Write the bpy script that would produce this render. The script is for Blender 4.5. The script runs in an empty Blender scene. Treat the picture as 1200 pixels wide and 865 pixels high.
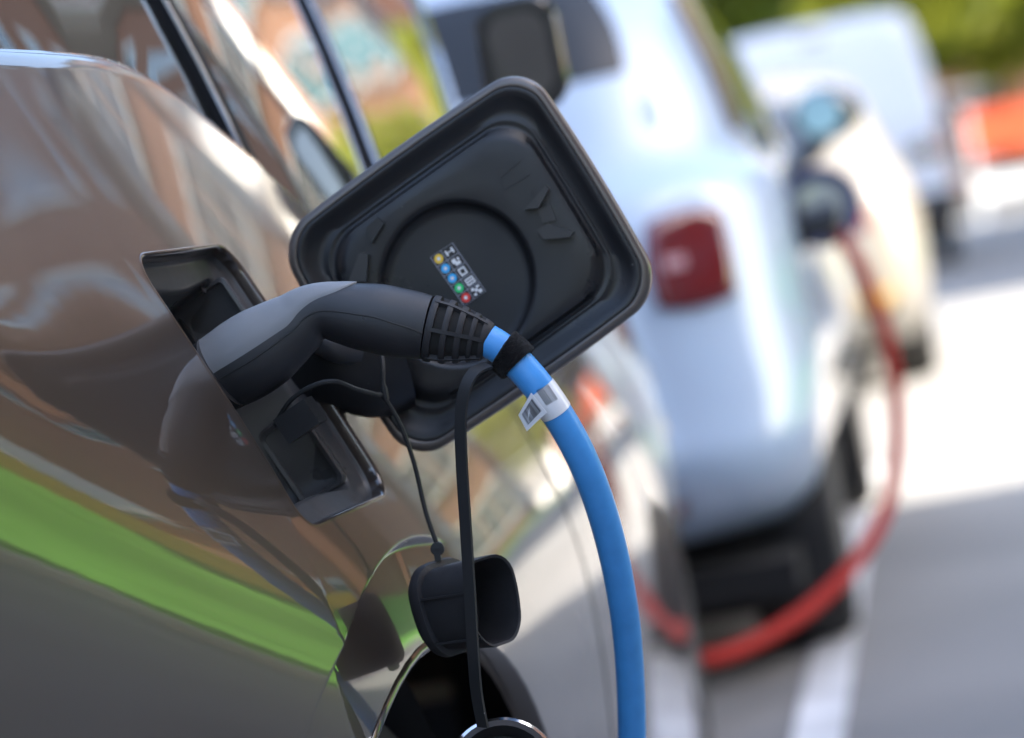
import bpy, bmesh, math, random
import numpy as np
from mathutils import Vector, Matrix
random.seed(7)
scene = bpy.context.scene
COL = scene.collection
R = math.radians

# ------------------------------------------------------------------ camera
F = 3333.0                       # focal length in photo pixels (1200 px wide)
CAM = Vector((0, 0, 0.92))
VPX, VPY, ROLL = 1080.0, 200.0, R(11)
dY = Vector((VPX - 600, 432.5 - VPY, F)).normalized()          # street direction in camera axes (right, up, forward)
uz = Vector((-math.sin(ROLL), math.cos(ROLL), 0))
uz.z = -(uz.x * dY.x + uz.y * dY.y) / dY.z
uz.normalize()
ux = dY.cross(uz)
if ux.x < 0: ux = -ux
RIGHT = Vector((ux.x, dY.x, uz.x)); UP = Vector((ux.y, dY.y, uz.y)); FWD = Vector((ux.z, dY.z, uz.z))
def ray(px, py):
    return (RIGHT * (px - 600) + UP * (432.5 - py) + FWD * F)
def at(px, py, Y):
    d = ray(px, py)
    return CAM + d * (Y / d.y)
cam_data = bpy.data.cameras.new('camera'); cam = bpy.data.objects.new('camera', cam_data); COL.objects.link(cam)
m = Matrix((RIGHT, UP, -FWD)).transposed().to_4x4(); m.translation = CAM
cam.matrix_world = m
cam_data.sensor_width = 36; cam_data.lens = 100; cam_data.clip_end = 2000; cam_data.clip_start = 0.05
cam_data.dof.use_dof = True
cam_data.dof.focus_distance = (at(480, 390, 2.10) - CAM).dot(FWD)
cam_data.dof.aperture_fstop = 3.2
cam_data.dof.aperture_blades = 9
scene.camera = cam
# ------------------------------------------------------------------ sky, sun, exposure
SUN_AZ, SUN_EL = R(102), R(41)             # azimuth from +Y towards +X: the sun stands to the right of the street, a little behind
world = bpy.data.worlds.new('World'); scene.world = world; world.use_nodes = True
wn = world.node_tree.nodes; wl = world.node_tree.links
sky = wn.new('ShaderNodeTexSky'); sky.sky_type = 'NISHITA'; sky.sun_disc = False
sky.sun_elevation = SUN_EL; sky.sun_rotation = SUN_AZ
sky.air_density = 1.0; sky.dust_density = 2.2; sky.ozone_density = .7
wl.new(sky.outputs[0], wn['Background'].inputs[0]); wn['Background'].inputs[1].default_value = 0.13
sd = bpy.data.lights.new('sun', 'SUN'); sd.energy = 4.6; sd.angle = R(0.5); sd.color = (1, .91, .78)
sun = bpy.data.objects.new('sun', sd); COL.objects.link(sun)
sdir = Vector((math.sin(SUN_AZ) * math.cos(SUN_EL), math.cos(SUN_AZ) * math.cos(SUN_EL), math.sin(SUN_EL)))
sun.rotation_euler = sdir.to_track_quat('Z', 'Y').to_euler()
scene.view_settings.view_transform = 'Standard'; scene.view_settings.look = 'None'
scene.view_settings.exposure = 2.55
scene.view_settings.gamma = 1
scene.cycles.max_bounces = 7; scene.cycles.glossy_bounces = 5; scene.cycles.diffuse_bounces = 3
scene.cycles.use_denoising = True
scene.cycles.sample_clamp_indirect = 6

# ------------------------------------------------------------------ materials
MATS = {}
def mat(name, col, rough=.5, metal=0, coat=0, coat_rough=.03, noise=0, nscale=20, bump=0, bscale=200, spec=.5, emit=None, sheen=0, col2=None, detail=4, stretch=None):
    if name in MATS: return MATS[name]
    M = bpy.data.materials.new(name); M.use_nodes = True
    nt = M.node_tree; b = nt.nodes['Principled BSDF']
    b.inputs['Base Color'].default_value = (*col, 1); b.inputs['Roughness'].default_value = rough
    b.inputs['Metallic'].default_value = metal; b.inputs['Coat Weight'].default_value = coat
    b.inputs['Coat Roughness'].default_value = coat_rough; b.inputs['Specular IOR Level'].default_value = spec
    b.inputs['Sheen Weight'].default_value = sheen
    tc = nt.nodes.new('ShaderNodeTexCoord'); src = tc.outputs['Object']
    if stretch:
        mp = nt.nodes.new('ShaderNodeMapping'); mp.inputs['Scale'].default_value = stretch
        nt.links.new(src, mp.inputs[0]); src = mp.outputs[0]
    if noise or col2:
        n = nt.nodes.new('ShaderNodeTexNoise'); n.inputs['Scale'].default_value = nscale; n.inputs['Detail'].default_value = detail
        nt.links.new(src, n.inputs[0])
        r = nt.nodes.new('ShaderNodeValToRGB'); nt.links.new(n.outputs[0], r.inputs[0])
        c2 = col2 or tuple(min(1, c * (1 + noise)) for c in col); c1 = col if col2 else tuple(c * (1 - noise) for c in col)
        r.color_ramp.elements[0].position = .3; r.color_ramp.elements[1].position = .7
        r.color_ramp.elements[0].color = (*c1, 1); r.color_ramp.elements[1].color = (*c2, 1)
        nt.links.new(r.outputs[0], b.inputs['Base Color'])
    if bump:
        n2 = nt.nodes.new('ShaderNodeTexNoise'); n2.inputs['Scale'].default_value = bscale; n2.inputs['Detail'].default_value = 3
        nt.links.new(src, n2.inputs[0])
        bp = nt.nodes.new('ShaderNodeBump'); bp.inputs['Strength'].default_value = bump; bp.inputs['Distance'].default_value = .001
        nt.links.new(n2.outputs[0], bp.inputs['Height']); nt.links.new(bp.outputs[0], b.inputs['Normal'])
    MATS[name] = M
    return M
def brick_mat(name, c1, c2, mortar, scale=1.0):
    M = bpy.data.materials.new(name); M.use_nodes = True; nt = M.node_tree; b = nt.nodes['Principled BSDF']
    tc = nt.nodes.new('ShaderNodeTexCoord'); mp = nt.nodes.new('ShaderNodeMapping')
    sx = nt.nodes.new('ShaderNodeSeparateXYZ'); ad = nt.nodes.new('ShaderNodeMath'); cx = nt.nodes.new('ShaderNodeCombineXYZ')
    nt.links.new(tc.outputs['Object'], sx.inputs[0]); nt.links.new(sx.outputs[0], ad.inputs[0]); nt.links.new(sx.outputs[1], ad.inputs[1])
    nt.links.new(ad.outputs[0], cx.inputs[0]); nt.links.new(sx.outputs[2], cx.inputs[1])
    br = nt.nodes.new('ShaderNodeTexBrick'); nt.links.new(cx.outputs[0], br.inputs[0])
    br.inputs['Scale'].default_value = 4.4 * scale; br.inputs['Color1'].default_value = (*c1, 1); br.inputs['Color2'].default_value = (*c2, 1)
    br.inputs['Mortar'].default_value = (*mortar, 1); br.inputs['Mortar Size'].default_value = .018
    nt.links.new(br.outputs[0], b.inputs['Base Color']); b.inputs['Roughness'].default_value = .85
    return M
PAINT = mat('brown_grey_metallic_paint', (.048, .036, .029), .32, .5, 1, .012, bump=.012, bscale=900)
PAINT.node_tree.nodes['Principled BSDF'].inputs['Coat IOR'].default_value = 1.68
EDGE = mat('flap_edge_paint', (.105, .09, .08), .38, .4, .5, .15)
BLACKP = mat('black_plastic', (.013, .0135, .015), .38, bump=.15, bscale=1800, spec=.45)
LINER = mat('port_liner_plastic', (.05, .051, .054), .36, bump=.1, bscale=1200, spec=.5)
HANDLE = mat('handle_black_plastic', (.014, .015, .018), .36, bump=.35, bscale=2600, spec=.6)
SHELL = mat('handle_grey_soft_shell', (.20, .21, .222), .42, bump=.3, bscale=2600, spec=.6)
RUB = mat('black_rubber', (.02, .02, .022), .6, spec=.4, bump=.2, bscale=900)
STRAP = mat('strap_rubber', (.018, .019, .02), .55, spec=.4)
VELCRO = mat('black_hook_and_loop', (.006, .006, .007), .95, spec=.1, bump=1.0, bscale=1500, sheen=.1)
BLUE = mat('blue_cable_sheath', (.065, .31, .72), .36, spec=.4, noise=.06, nscale=60, bump=.04, bscale=500)
REDC = mat('red_cable_sheath', (.30, .011, .006), .6, spec=.2)
WHITE = mat('white_print', (.8, .8, .8), .5)
TAGW = mat('white_paper_tag', (.75, .77, .8), .35, coat=.4)
INK = mat('black_print', (.012, .012, .014), .5)
STICK = mat('sticker_black', (.008, .009, .012), .3)
CHROME = mat('chrome', (.75, .76, .78), .08, 1)
GLOSSBLK = mat('gloss_black_trim', (.012, .012, .014), .12, coat=1)
GLASS = mat('tinted_window_glass', (.012, .013, .014), .02, spec=.9, coat=1, coat_rough=.0)
GLASS.node_tree.nodes['Principled BSDF'].inputs['IOR'].default_value = 1.75
SATIN = mat('satin_black_trim', (.010, .010, .012), .6, spec=.2)
GLASS2 = mat('dark_rear_glass', (.012, .013, .014), .03, spec=.5)
HOOK = mat('hook_plastic', (.026, .027, .03), .3)
MIRROR = mat('mirror_glass', (.22, .22, .23), .02, 1)
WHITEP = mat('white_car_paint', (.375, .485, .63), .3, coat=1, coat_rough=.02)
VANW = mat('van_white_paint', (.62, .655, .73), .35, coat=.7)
CREAMP = mat('cream_car_paint', (.17, .16, .14), .3, .0, coat=1)
TYRE = mat('tyre_rubber', (.018, .018, .018), .8, bump=.5, bscale=60)
RIM = mat('alloy_rim', (.55, .56, .58), .25, .9)
DARKIN = mat('wheel_well_lining', (.01, .01, .01), .9)
REDL = mat('red_lamp_lens', (.12, .004, .010), .12, coat=1)
CLEARL = mat('clear_lamp_lens', (.5, .3, .33), .15, coat=1)
NAVY = mat('navy_plastic', (.018, .03, .12), .4)
ORANGE = mat('orange_barrier_plastic', (.66, .11, .035), .5, noise=.15, nscale=2)
ASPH = mat('asphalt', (.15, .15, .148), .85, col2=(.215, .212, .205), nscale=1.2, detail=8, bump=.8, bscale=80)
PAVE = mat('pavement_concrete', (.32, .31, .29), .85, noise=.12, nscale=3)
LINEW = mat('road_paint_white', (.55, .56, .57), .7, noise=.18, nscale=6)
def worn(M, amp, scale):
    nt = M.node_tree; b = nt.nodes['Principled BSDF']; r0 = b.inputs['Roughness'].default_value
    tc = nt.nodes.new('ShaderNodeTexCoord'); n = nt.nodes.new('ShaderNodeTexNoise'); n.inputs['Scale'].default_value = scale; n.inputs['Detail'].default_value = 6
    mr = nt.nodes.new('ShaderNodeMapRange'); mr.inputs['From Min'].default_value = .3; mr.inputs['From Max'].default_value = .7
    mr.inputs['To Min'].default_value = r0 - amp; mr.inputs['To Max'].default_value = r0 + amp
    nt.links.new(tc.outputs['Object'], n.inputs[0]); nt.links.new(n.outputs[0], mr.inputs[0]); nt.links.new(mr.outputs[0], b.inputs['Roughness'])
    # fine dust specks
    v = nt.nodes.new('ShaderNodeTexVoronoi'); v.inputs['Scale'].default_value = 95; lt = nt.nodes.new('ShaderNodeMath'); lt.operation = 'LESS_THAN'; lt.inputs[1].default_value = .055
    n3 = nt.nodes.new('ShaderNodeTexNoise'); n3.inputs['Scale'].default_value = 30; gt = nt.nodes.new('ShaderNodeMath'); gt.operation = 'GREATER_THAN'; gt.inputs[1].default_value = .60; mu = nt.nodes.new('ShaderNodeMath'); mu.operation = 'MULTIPLY'
    nt.links.new(tc.outputs['Object'], v.inputs[0]); nt.links.new(tc.outputs['Object'], n3.inputs[0]); nt.links.new(v.outputs[0], lt.inputs[0]); nt.links.new(n3.outputs[0], gt.inputs[0]); nt.links.new(lt.outputs[0], mu.inputs[0]); nt.links.new(gt.outputs[0], mu.inputs[1])
    mx = nt.nodes.new('ShaderNodeMix'); mx.data_type = 'RGBA'; bc = b.inputs['Base Color']
    if bc.links: nt.links.new(bc.links[0].from_socket, mx.inputs[6])
    else: mx.inputs[6].default_value = bc.default_value
    mx.inputs[7].default_value = (.16, .155, .15, 1); nt.links.new(mu.outputs[0], mx.inputs[0]); nt.links.new(mx.outputs[2], bc)
for M_, a_, s_ in ((BLACKP, .12, 18), (HANDLE, .09, 22), (RUB, .14, 30), (SHELL, .10, 20), (STRAP, .12, 30), (LINER, .10, 25)): worn(M_, a_, s_)
def leafmat(name, a, b):
    M = mat(name, a, .5, col2=b, nscale=.8); nt = M.node_tree; pr = nt.nodes['Principled BSDF']; ramp = [n for n in nt.nodes if n.type == 'VALTORGB'][0]
    tr = nt.nodes.new('ShaderNodeBsdfTranslucent'); mx = nt.nodes.new('ShaderNodeMixShader'); out = [n for n in nt.nodes if n.type == 'OUTPUT_MATERIAL'][0]
    nt.links.new(ramp.outputs[0], tr.inputs[0]); mx.inputs[0].default_value = .6
    nt.links.new(pr.outputs[0], mx.inputs[1]); nt.links.new(tr.outputs[0], mx.inputs[2]); nt.links.new(mx.outputs[0], out.inputs[0]); return M
BARK = mat('bark', (.09, .065, .045), .9, noise=.3, nscale=8)
LEAF = leafmat('leaf_green', (.13, .16, .02), (.19, .22, .03))
LEAFY = leafmat('leaf_yellow_green', (.30, .31, .03), (.20, .26, .03))
GRASS = mat('mown_grass', (.085, .26, .025), .9, col2=(.12, .34, .04), nscale=1.5, detail=8, bump=.6, bscale=60, spec=.1)
HOARD = mat('green_hoarding_paint', (.19, .56, .06), .5, noise=.08, nscale=2)
YEL = mat('yellow_paint', (.75, .42, .03), .5)
PINKW = mat('pale_pink_board', (.78, .66, .7), .5)
TRIMB = mat('door_seal', (.01, .01, .011), .5)
BRICKO = brick_mat('orange_brick', (.42, .19, .09), (.34, .14, .07), (.42, .36, .3))
BRICKB = brick_mat('brown_brick', (.30, .135, .075), (.24, .10, .055), (.28, .21, .16))
BRICKR = brick_mat('red_brick', (.36, .15, .08), (.29, .115, .06), (.33, .25, .2))
TEALG = mat('window_teal_glass', (.03, .16, .17), .1, coat=1)
FRAMEW = mat('window_frame_white', (.7, .7, .68), .5)
STONE = mat('pale_stone', (.62, .58, .5), .8, noise=.1, nscale=2)
WHITEW = mat('white_render', (.8, .79, .76), .8, noise=.04, nscale=1)
ROOFM = mat('roof_slate', (.07, .07, .08), .7)

# ------------------------------------------------------------------ helpers
def link(name, me, parent=None):
    o = bpy.data.objects.new(name, me); COL.objects.link(o)
    if parent is not None: o.parent = parent
    return o
def mesh_obj(name, bm, material, parent=None, smooth=True, angle=40):
    bmesh.ops.recalc_face_normals(bm, faces=bm.faces)
    me = bpy.data.meshes.new(name); bm.to_mesh(me); bm.free()
    return finish(name, me, material, parent, smooth, angle)
def finish(name, me, material, parent=None, smooth=True, angle=40):
    me.materials.append(material)
    if smooth:
        me.shade_smooth()
        if angle: me.set_sharp_from_angle(angle=R(angle))
    return link(name, me, parent)
def thing(name, label, cat, loc=(0, 0, 0), group=None):
    o = bpy.data.objects.new(name, None); COL.objects.link(o); o.location = loc; o.empty_display_size = .1
    o['label'] = label; o['category'] = cat
    if group: o['group'] = group
    return o
def tag(o, label, cat, group=None):
    o['label'] = label; o['category'] = cat
    if group: o['group'] = group
    return o
def settle(root):
    """give parts the world positions they were modelled in although the thing's Empty stands at its base"""
    for ch in root.children:
        ch.matrix_parent_inverse = Matrix.Translation(-root.location)
    return root
def box(bm, lo, hi, M=None):
    vs = [Vector((x, y, z)) for x in (lo[0], hi[0]) for y in (lo[1], hi[1]) for z in (lo[2], hi[2])]
    if M: vs = [M @ v for v in vs]
    v = [bm.verts.new(p) for p in vs]
    for f in ((0, 1, 3, 2), (4, 6, 7, 5), (0, 4, 5, 1), (2, 3, 7, 6), (0, 2, 6, 4), (1, 5, 7, 3)):
        bm.faces.new([v[i] for i in f])
def cbox(bm, c, s, M=None):
    box(bm, [c[i] - s[i] / 2 for i in range(3)], [c[i] + s[i] / 2 for i in range(3)], M)
def rings(bm, loops, closed=True, cap0=True, cap1=True):
    vl = [[bm.verts.new(p) for p in L] for L in loops]
    n = len(vl[0])
    for a, b in zip(vl, vl[1:]):
        for i in range(n if closed else n - 1):
            j = (i + 1) % n
            bm.faces.new((a[i], a[j], b[j], b[i]))
    if cap0: bm.faces.new(list(reversed(vl[0])))
    if cap1: bm.faces.new(vl[-1])
    return vl
def catmull(pts, sub=8):
    P = [Vector(p) for p in pts]; out = []
    for i in range(len(P) - 1):
        p0 = P[max(i - 1, 0)]; p1 = P[i]; p2 = P[i + 1]; p3 = P[min(i + 2, len(P) - 1)]
        for k in range(sub):
            t = k / sub
            out.append(.5 * ((2 * p1) + (p2 - p0) * t + (2 * p0 - 5 * p1 + 4 * p2 - p3) * t * t + (3 * p1 - p0 - 3 * p2 + p3) * t ** 3))
    out.append(P[-1]); return out
def frames(path, up):
    fr = []; u = Vector(up).normalized()
    for i, p in enumerate(path):
        T = (path[min(i + 1, len(path) - 1)] - path[max(i - 1, 0)]).normalized()
        u = (u - T * u.dot(T)).normalized()
        fr.append((p, T, u.copy(), T.cross(u)))
    return fr
def tube(bm, path, r, n=16, up=(0, 0, 1), r2=None):
    """tube along path; r (and r2 for the second axis) number or list"""
    fr = frames(path, up); L = []
    for i, (p, T, u, v) in enumerate(fr):
        ra = r[i] if hasattr(r, '__len__') else r
        rb = ra if r2 is None else (r2[i] if hasattr(r2, '__len__') else r2)
        L.append([p + u * (ra * math.cos(2 * math.pi * k / n)) + v * (rb * math.sin(2 * math.pi * k / n)) for k in range(n)])
    rings(bm, L)
def strap_mesh(bm, path, w, th, wdir):
    L = []
    for p, T, u, v in frames(path, wdir):
        L.append([p + u * w / 2 + v * th / 2, p - u * w / 2 + v * th / 2, p - u * w / 2 - v * th / 2, p + u * w / 2 - v * th / 2])
    rings(bm, L)
def rrect(hw, hh, r, n=10, m=6):
    """rounded rectangle loop in 2-D, same count for any size"""
    pts = []; r = min(r, hw * .999, hh * .999)
    for cx, cy, a0 in ((1, 1, 0), (-1, 1, 90), (-1, -1, 180), (1, -1, 270)):
        for k in range(n + 1):
            a = R(a0 + 90 * k / n); pts.append((cx * (hw - r) + r * math.cos(a), cy * (hh - r) + r * math.sin(a)))
    out = []
    for i, p in enumerate(pts):
        q = pts[(i + 1) % len(pts)]
        out.append(p)
        if (i + 1) % (n + 1) == 0:
            for k in range(1, m): out.append((p[0] + (q[0] - p[0]) * k / m, p[1] + (q[1] - p[1]) * k / m))
    return out
def lathe_y(bm, prof, c, n=40, axis=Vector((1, 0, 0)), caps=True):
    """profile (offset along axis, radius) turned round an axis"""
    a = Vector(axis).normalized(); u = a.orthogonal().normalized(); v = a.cross(u)
    rings(bm, [[Vector(c) + a * o + u * (r * math.cos(2 * math.pi * k / n)) + v * (r * math.sin(2 * math.pi * k / n)) for k in range(n)] for o, r in prof], True, caps, caps)
def smooth01(t):
    t = max(0., min(1., t)); return t * t * (3 - 2 * t)
def copy_tree(o, parent=None):
    c = o.copy(); COL.objects.link(c)
    if parent is not None: c.parent = parent
    for ch in o.children: copy_tree(ch, c)
    return c

# ================================================================== GROUND
def sheet(name, x0, x1, y0, y1, z, material):
    bm = bmesh.new(); v = [bm.verts.new(p) for p in ((x0, y0, z), (x1, y0, z), (x1, y1, z), (x0, y1, z))]; bm.faces.new(v)
    o = mesh_obj(name, bm, material, smooth=False); o['kind'] = 'structure'; return o
sheet('road', -900, 900, -300, 1600, 0, ASPH)
def slab(name, x0, x1, y0, y1, z0, z1, material):
    bm = bmesh.new(); box(bm, (x0, y0, z0), (x1, y1, z1)); o = mesh_obj(name, bm, material, smooth=False); o['kind'] = 'structure'; return o
slab('kerb', -2.55, -2.40, -30, 32, -.1, .12, STONE)
slab('pavement', -5.0, -2.55, -30, 32, -.1, .115, PAVE)
slab('far_kerb', 5.6, 5.75, -40, 44, -.1, .12, STONE)
slab('lawn', 5.75, 60, -60, 44, -.1, .115, GRASS)
bm = bmesh.new(); G = []
for i in range(25):
    y = 6.6 + 20 * i / 24; G.append([bm.verts.new((8.4 + 4.6 * j / 8, y, .118 + (.55 + .95 * smooth01((y - 7) / 7)) * smooth01(j / 8) + .07 * math.sin(y * 1.3 + j))) for j in range(9)])
for a, b in zip(G, G[1:]):
    for j in range(8): bm.faces.new((a[j], a[j + 1], b[j + 1], b[j]))
o = mesh_obj('added_grass_bank', bm, GRASS); o['kind'] = 'structure'  # unseen bank added, sloped to catch sun for the green reflected band
bm = bmesh.new()
box(bm, (-.395, 3.2, .001), (-.305, 9.3, .005))
o = mesh_obj('bay_marking', bm, LINEW, smooth=False); o['kind'] = 'structure'

# ================================================================== FOREGROUND CAR
ZP = CAM.z - .056; XP = -.493; YP = 2.12
wk = np.array([-.3, .2, .42, .50, .57, .64, .71, .79, .90, 1.1, 1.5, 2.0]); tk = np.array([1, -1, -5, -5, -2, 4, 13, 21, 24, 24, 22, 20.])
wg = np.arange(-.5, 2.2, .004); tg = np.interp(wg, wk, tk); kk = np.exp(-.5 * (np.arange(-30, 31) / 9.) ** 2); kk /= kk.sum()
tg = np.convolve(np.pad(tg, 30, mode='edge'), kk, 'valid')
TANG = np.tan(np.radians(tg)); INTG = np.concatenate([[0], np.cumsum((TANG[1:] + TANG[:-1]) / 2 * .004)])
def Iw(w): return np.interp(w, wg, INTG)
def off_y(y):                                             # the tilted shoulder sinks towards the front
    return .64 * (y - 2) if y < 2 else .05 * (1 - math.exp(-(y - 2) * 6))
YR, YF, XC, ZS = 1.12, 4.98, -1.30, .17
WY, WZ, WR1, WR2 = 2.19, .32, .31, .392
FY = 4.42
def plan(y):
    e = -.034 * .045 * math.log1p(math.exp(min(60, (2.50 - y) / .045))) - .13 * .09 * math.log1p(math.exp(min(60, (2.13 - y) / .09)))
    if y < 1.75: e -= .34 * (1.75 - y) ** 2
    if y > 4.3: e -= .30 * (y - 4.3) ** 2
    return e
def step(y, z, cy, R2):
    r = math.hypot(y - cy, z - WZ); return .013 * (1 - smooth01((r - (R2 - .007)) / .007))
def bx(y, z):
    o = off_y(y)
    x = XP - (Iw(z + o) - Iw(ZP + o)) + plan(y)
    x += .0005 * math.sin(13 * y + 6 * z) * math.sin(9 * z + 3.1 * y + 1)    # slight waviness of pressed sheet metal
    if z > .86: x += .0022 * math.sin(7.0 * (y - 1.3) - 3 * z) * smooth01((z - .86) / .15)
    if y > 2.9: x -= .030 * (y - 2.9) ** 2 / (y - 2.5) * (1 - smooth01((z - .72) / .22))
    x -= step(y, z, WY, WR2) * (1 - smooth01((y - WY + .02) / .14))
    x -= step(y, z, FY, WR2) * .8
    return x
def bnorm(y, z, e=.0012):
    dy = (bx(y + e, z) - bx(y - e, z)) / (2 * e); dz = (bx(y, z + e) - bx(y, z - e)) / (2 * e)
    return Vector((1, -dy, -dz)).normalized()
BLY = np.linspace(.5, 5.5, 501); BLZ = np.interp(BLY, [1.0, 2.22, 2.30, 2.39, 2.47, 2.53, 2.61, 2.75, 3.0, 5.0], [1.121, 1.121, 1.116, 1.092, 1.05, 1.0, .95, .925, .92, .86])
_k = np.exp(-.5 * (np.arange(-24, 25) / 3.) ** 2); BLZ = np.convolve(np.pad(BLZ, 24, mode='edge'), _k / _k.sum(), 'valid')
def belt(y):                                              # height of the window line
    return float(np.interp(y, BLY, BLZ))
def hole_port(ang):
    """point of the port opening in direction ang from its centre: (y, z) (a rounded, slightly sheared rectangle)"""
    hw, hh, r = .103, .106, .024
    c, s = math.cos(ang), math.sin(ang); lo, hi = 0., .3
    for _ in range(30):
        t = (lo + hi) / 2; a, b = abs(c * t), abs(s * t); qx, qy = max(a - (hw - r), 0), max(b - (hh - r), 0)
        ins = (a <= hw and b <= hh and qx * qx + qy * qy <= r * r) if (qx > 0 and qy > 0) else (a <= hw and b <= hh)
        if ins: lo = t
        else: hi = t
    return c * lo, s * lo
SHEAR = .0
def lin(a, b, s): return list(np.linspace(a, b, max(2, int(round((b - a) / s)) + 1)))
def cat(*ls):
    out = []
    for l in ls:
        for v in l:
            if not out or v - out[-1] > 1e-6: out.append(float(v))
    return out
PB = (YP - .15, YP + .165, .741, ZP + .118)             # blocks of the grid that are re-meshed round an opening
WB = (WY - .43, WY + .43, ZS, .733); FB = (FY - .43, FY + .43, ZS, .733)
ys = cat(lin(YR, WB[0], .012), lin(WB[0], PB[0], .008), lin(PB[0], PB[1], .005), lin(PB[1], WB[1], .008), lin(WB[1], FB[0], .03), lin(FB[0], FB[1], .02), lin(FB[1], YF, .02))
zs = cat(lin(ZS, .733, .012), [.741], lin(.741, PB[3], .005), lin(PB[3], 1.05, .006)); NZB = len(zs); zs2 = zs + [1.05 + k / 12 for k in range(1, 13)]
def zy(j, y):
    if j < NZB: return min(zs[j], belt(y))
    return min(1.05, belt(y)) + max(0, belt(y) - 1.05) * (j - NZB + 1) / 12
def build_side():
    V = []; N = []; Fc = []
    idx = {}
    def addv(y, z):
        V.append((bx(y, z), y, z)); N.append(bnorm(y, z)); return len(V) - 1
    ny, nz = len(ys), len(zs2)
    def near(a, lst): return min(range(len(lst)), key=lambda k: abs(lst[k] - a))
    blocks = []
    for (a, b, c, d) in (PB, WB, FB): blocks.append((near(a, ys), near(b, ys), near(c, zs), near(d, zs)))
    def inside(i, j): return any(a <= i < b and c <= j < d for a, b, c, d in blocks)
    for i in range(ny):
        for j in range(nz):
            if any(a < i < b and c < j < d for a, b, c, d in blocks): continue
            if any(a < i < b and j == c == 0 for a, b, c, d in blocks): continue
            idx[i, j] = addv(ys[i], zy(j, ys[i]))
    for i in range(ny - 1):
        for j in range(nz - 1):
            if not inside(i, j) and not (zy(j, ys[i]) >= belt(ys[i]) - 1e-6 and zy(j, ys[i + 1]) >= belt(ys[i + 1]) - 1e-6): Fc.append((idx[i, j], idx[i + 1, j], idx[i + 1, j + 1], idx[i, j + 1]))
    port_loop = []
    for bi, (a, b, c, d) in enumerate(blocks):
        if bi == 0:
            loop = [(i, c) for i in range(a, b)] + [(b, j) for j in range(c, d)] + [(i, d) for i in range(b, a, -1)] + [(a, j) for j in range(d, c, -1)]
            closed = True
        else:
            loop = [(b, j) for j in range(c, d)] + [(i, d) for i in range(b, a, -1)] + [(a, j) for j in range(d, c - 1, -1)]
            closed = False
        outer = [(ys[i], zs[j]) for i, j in loop]; K = 10 if bi == 0 else 60
        if bi == 0:
            inner = []
            for y, z in outer:
                zz = z - ZP; yy = y - YP - SHEAR * 0
                hy, hz = hole_port(math.atan2(zz, yy)); hz -= .005 * (1 - hz / .11); hy *= 1 + (.06 * (hz + .1) / .2 if hy > 0 else 0); inner.append((YP + hy + SHEAR * hz, ZP + hz))
            port_loop = inner
        else:
            cy = WY if bi == 1 else FY; inner = []
            for k, (y, z) in enumerate(outer):
                an = math.atan2(z - WZ, y - cy)
                inner.append((cy + WR1 * math.cos(an), WZ + WR1 * math.sin(an)))
            # ends of the arch run straight down to the sill
            zlow = ZS
        prev = [idx[p] for p in loop]
        for k in range(1, K + 1):
            t = k / K
            if bi == 0: cur = [addv(o_[0] + (i_[0] - o_[0]) * t, o_[1] + (i_[1] - o_[1]) * t) for o_, i_ in zip(outer, inner)]
            else:
                cur = []
                for o_, i_ in zip(outer, inner):
                    g = .402 / WR1; c_ = (cy + (i_[0] - cy) * g, WZ + (i_[1] - WZ) * g)
                    if t <= .2: q_ = (o_[0] + (c_[0] - o_[0]) * t / .2, o_[1] + (c_[1] - o_[1]) * t / .2)
                    else:
                        u_ = (t - .2) / .8; q_ = (c_[0] + (i_[0] - c_[0]) * u_, c_[1] + (i_[1] - c_[1]) * u_)
                    cur.append(addv(*q_))
            n = len(cur)
            for q in range(n if closed else n - 1):
                r_ = (q + 1) % n; Fc.append((prev[q], prev[r_], cur[r_], cur[q]))
            prev = cur
    return V, N, Fc, port_loop
sv, sn, sf, PORT_LOOP = build_side()
car = thing('parked_car', 'brown-grey metallic car in the foreground with its charging flap open', 'car', (XC, 3.05, 0))
def side_mesh(name, V, N, Fc, flip):
    me = bpy.data.meshes.new(name)
    me.from_pydata([Vector(v) for v in V], [], [tuple(reversed(f)) if flip else f for f in Fc]); me.update()
    me.shade_smooth(); me.normals_split_custom_set_from_vertices([tuple(n) for n in N]); return me
pan = side_mesh('body_panel', sv, sn, sf, False); pan.materials.append(PAINT); link('body_panel', pan, car)
# the far side of the car: same pressing without the port
def coarse_side():
    yy = lin(YR, YF, .06); zz = lin(ZS, 1.0, .05) ; V = []; N = []; Fc = []; nz = len(zz) + 4
    for y in yy:
        for j in range(nz):
            z = ZS + (belt(y) - ZS) * j / (nz - 1)
            V.append((2 * XC - bx(y, z), y, z)); n = bnorm(y, z); N.append((-n.x, n.y, n.z))
    for i in range(len(yy) - 1):
        for j in range(nz - 1):
            a = i * nz + j; Fc.append((a, a + 1, a + nz + 1, a + nz))
    return V, N, Fc
fv, fn, ff = coarse_side()
pan = side_mesh('body_panel', fv, fn, ff, False); pan.materials.append(PAINT); link('body_panel', pan, car)
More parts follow.
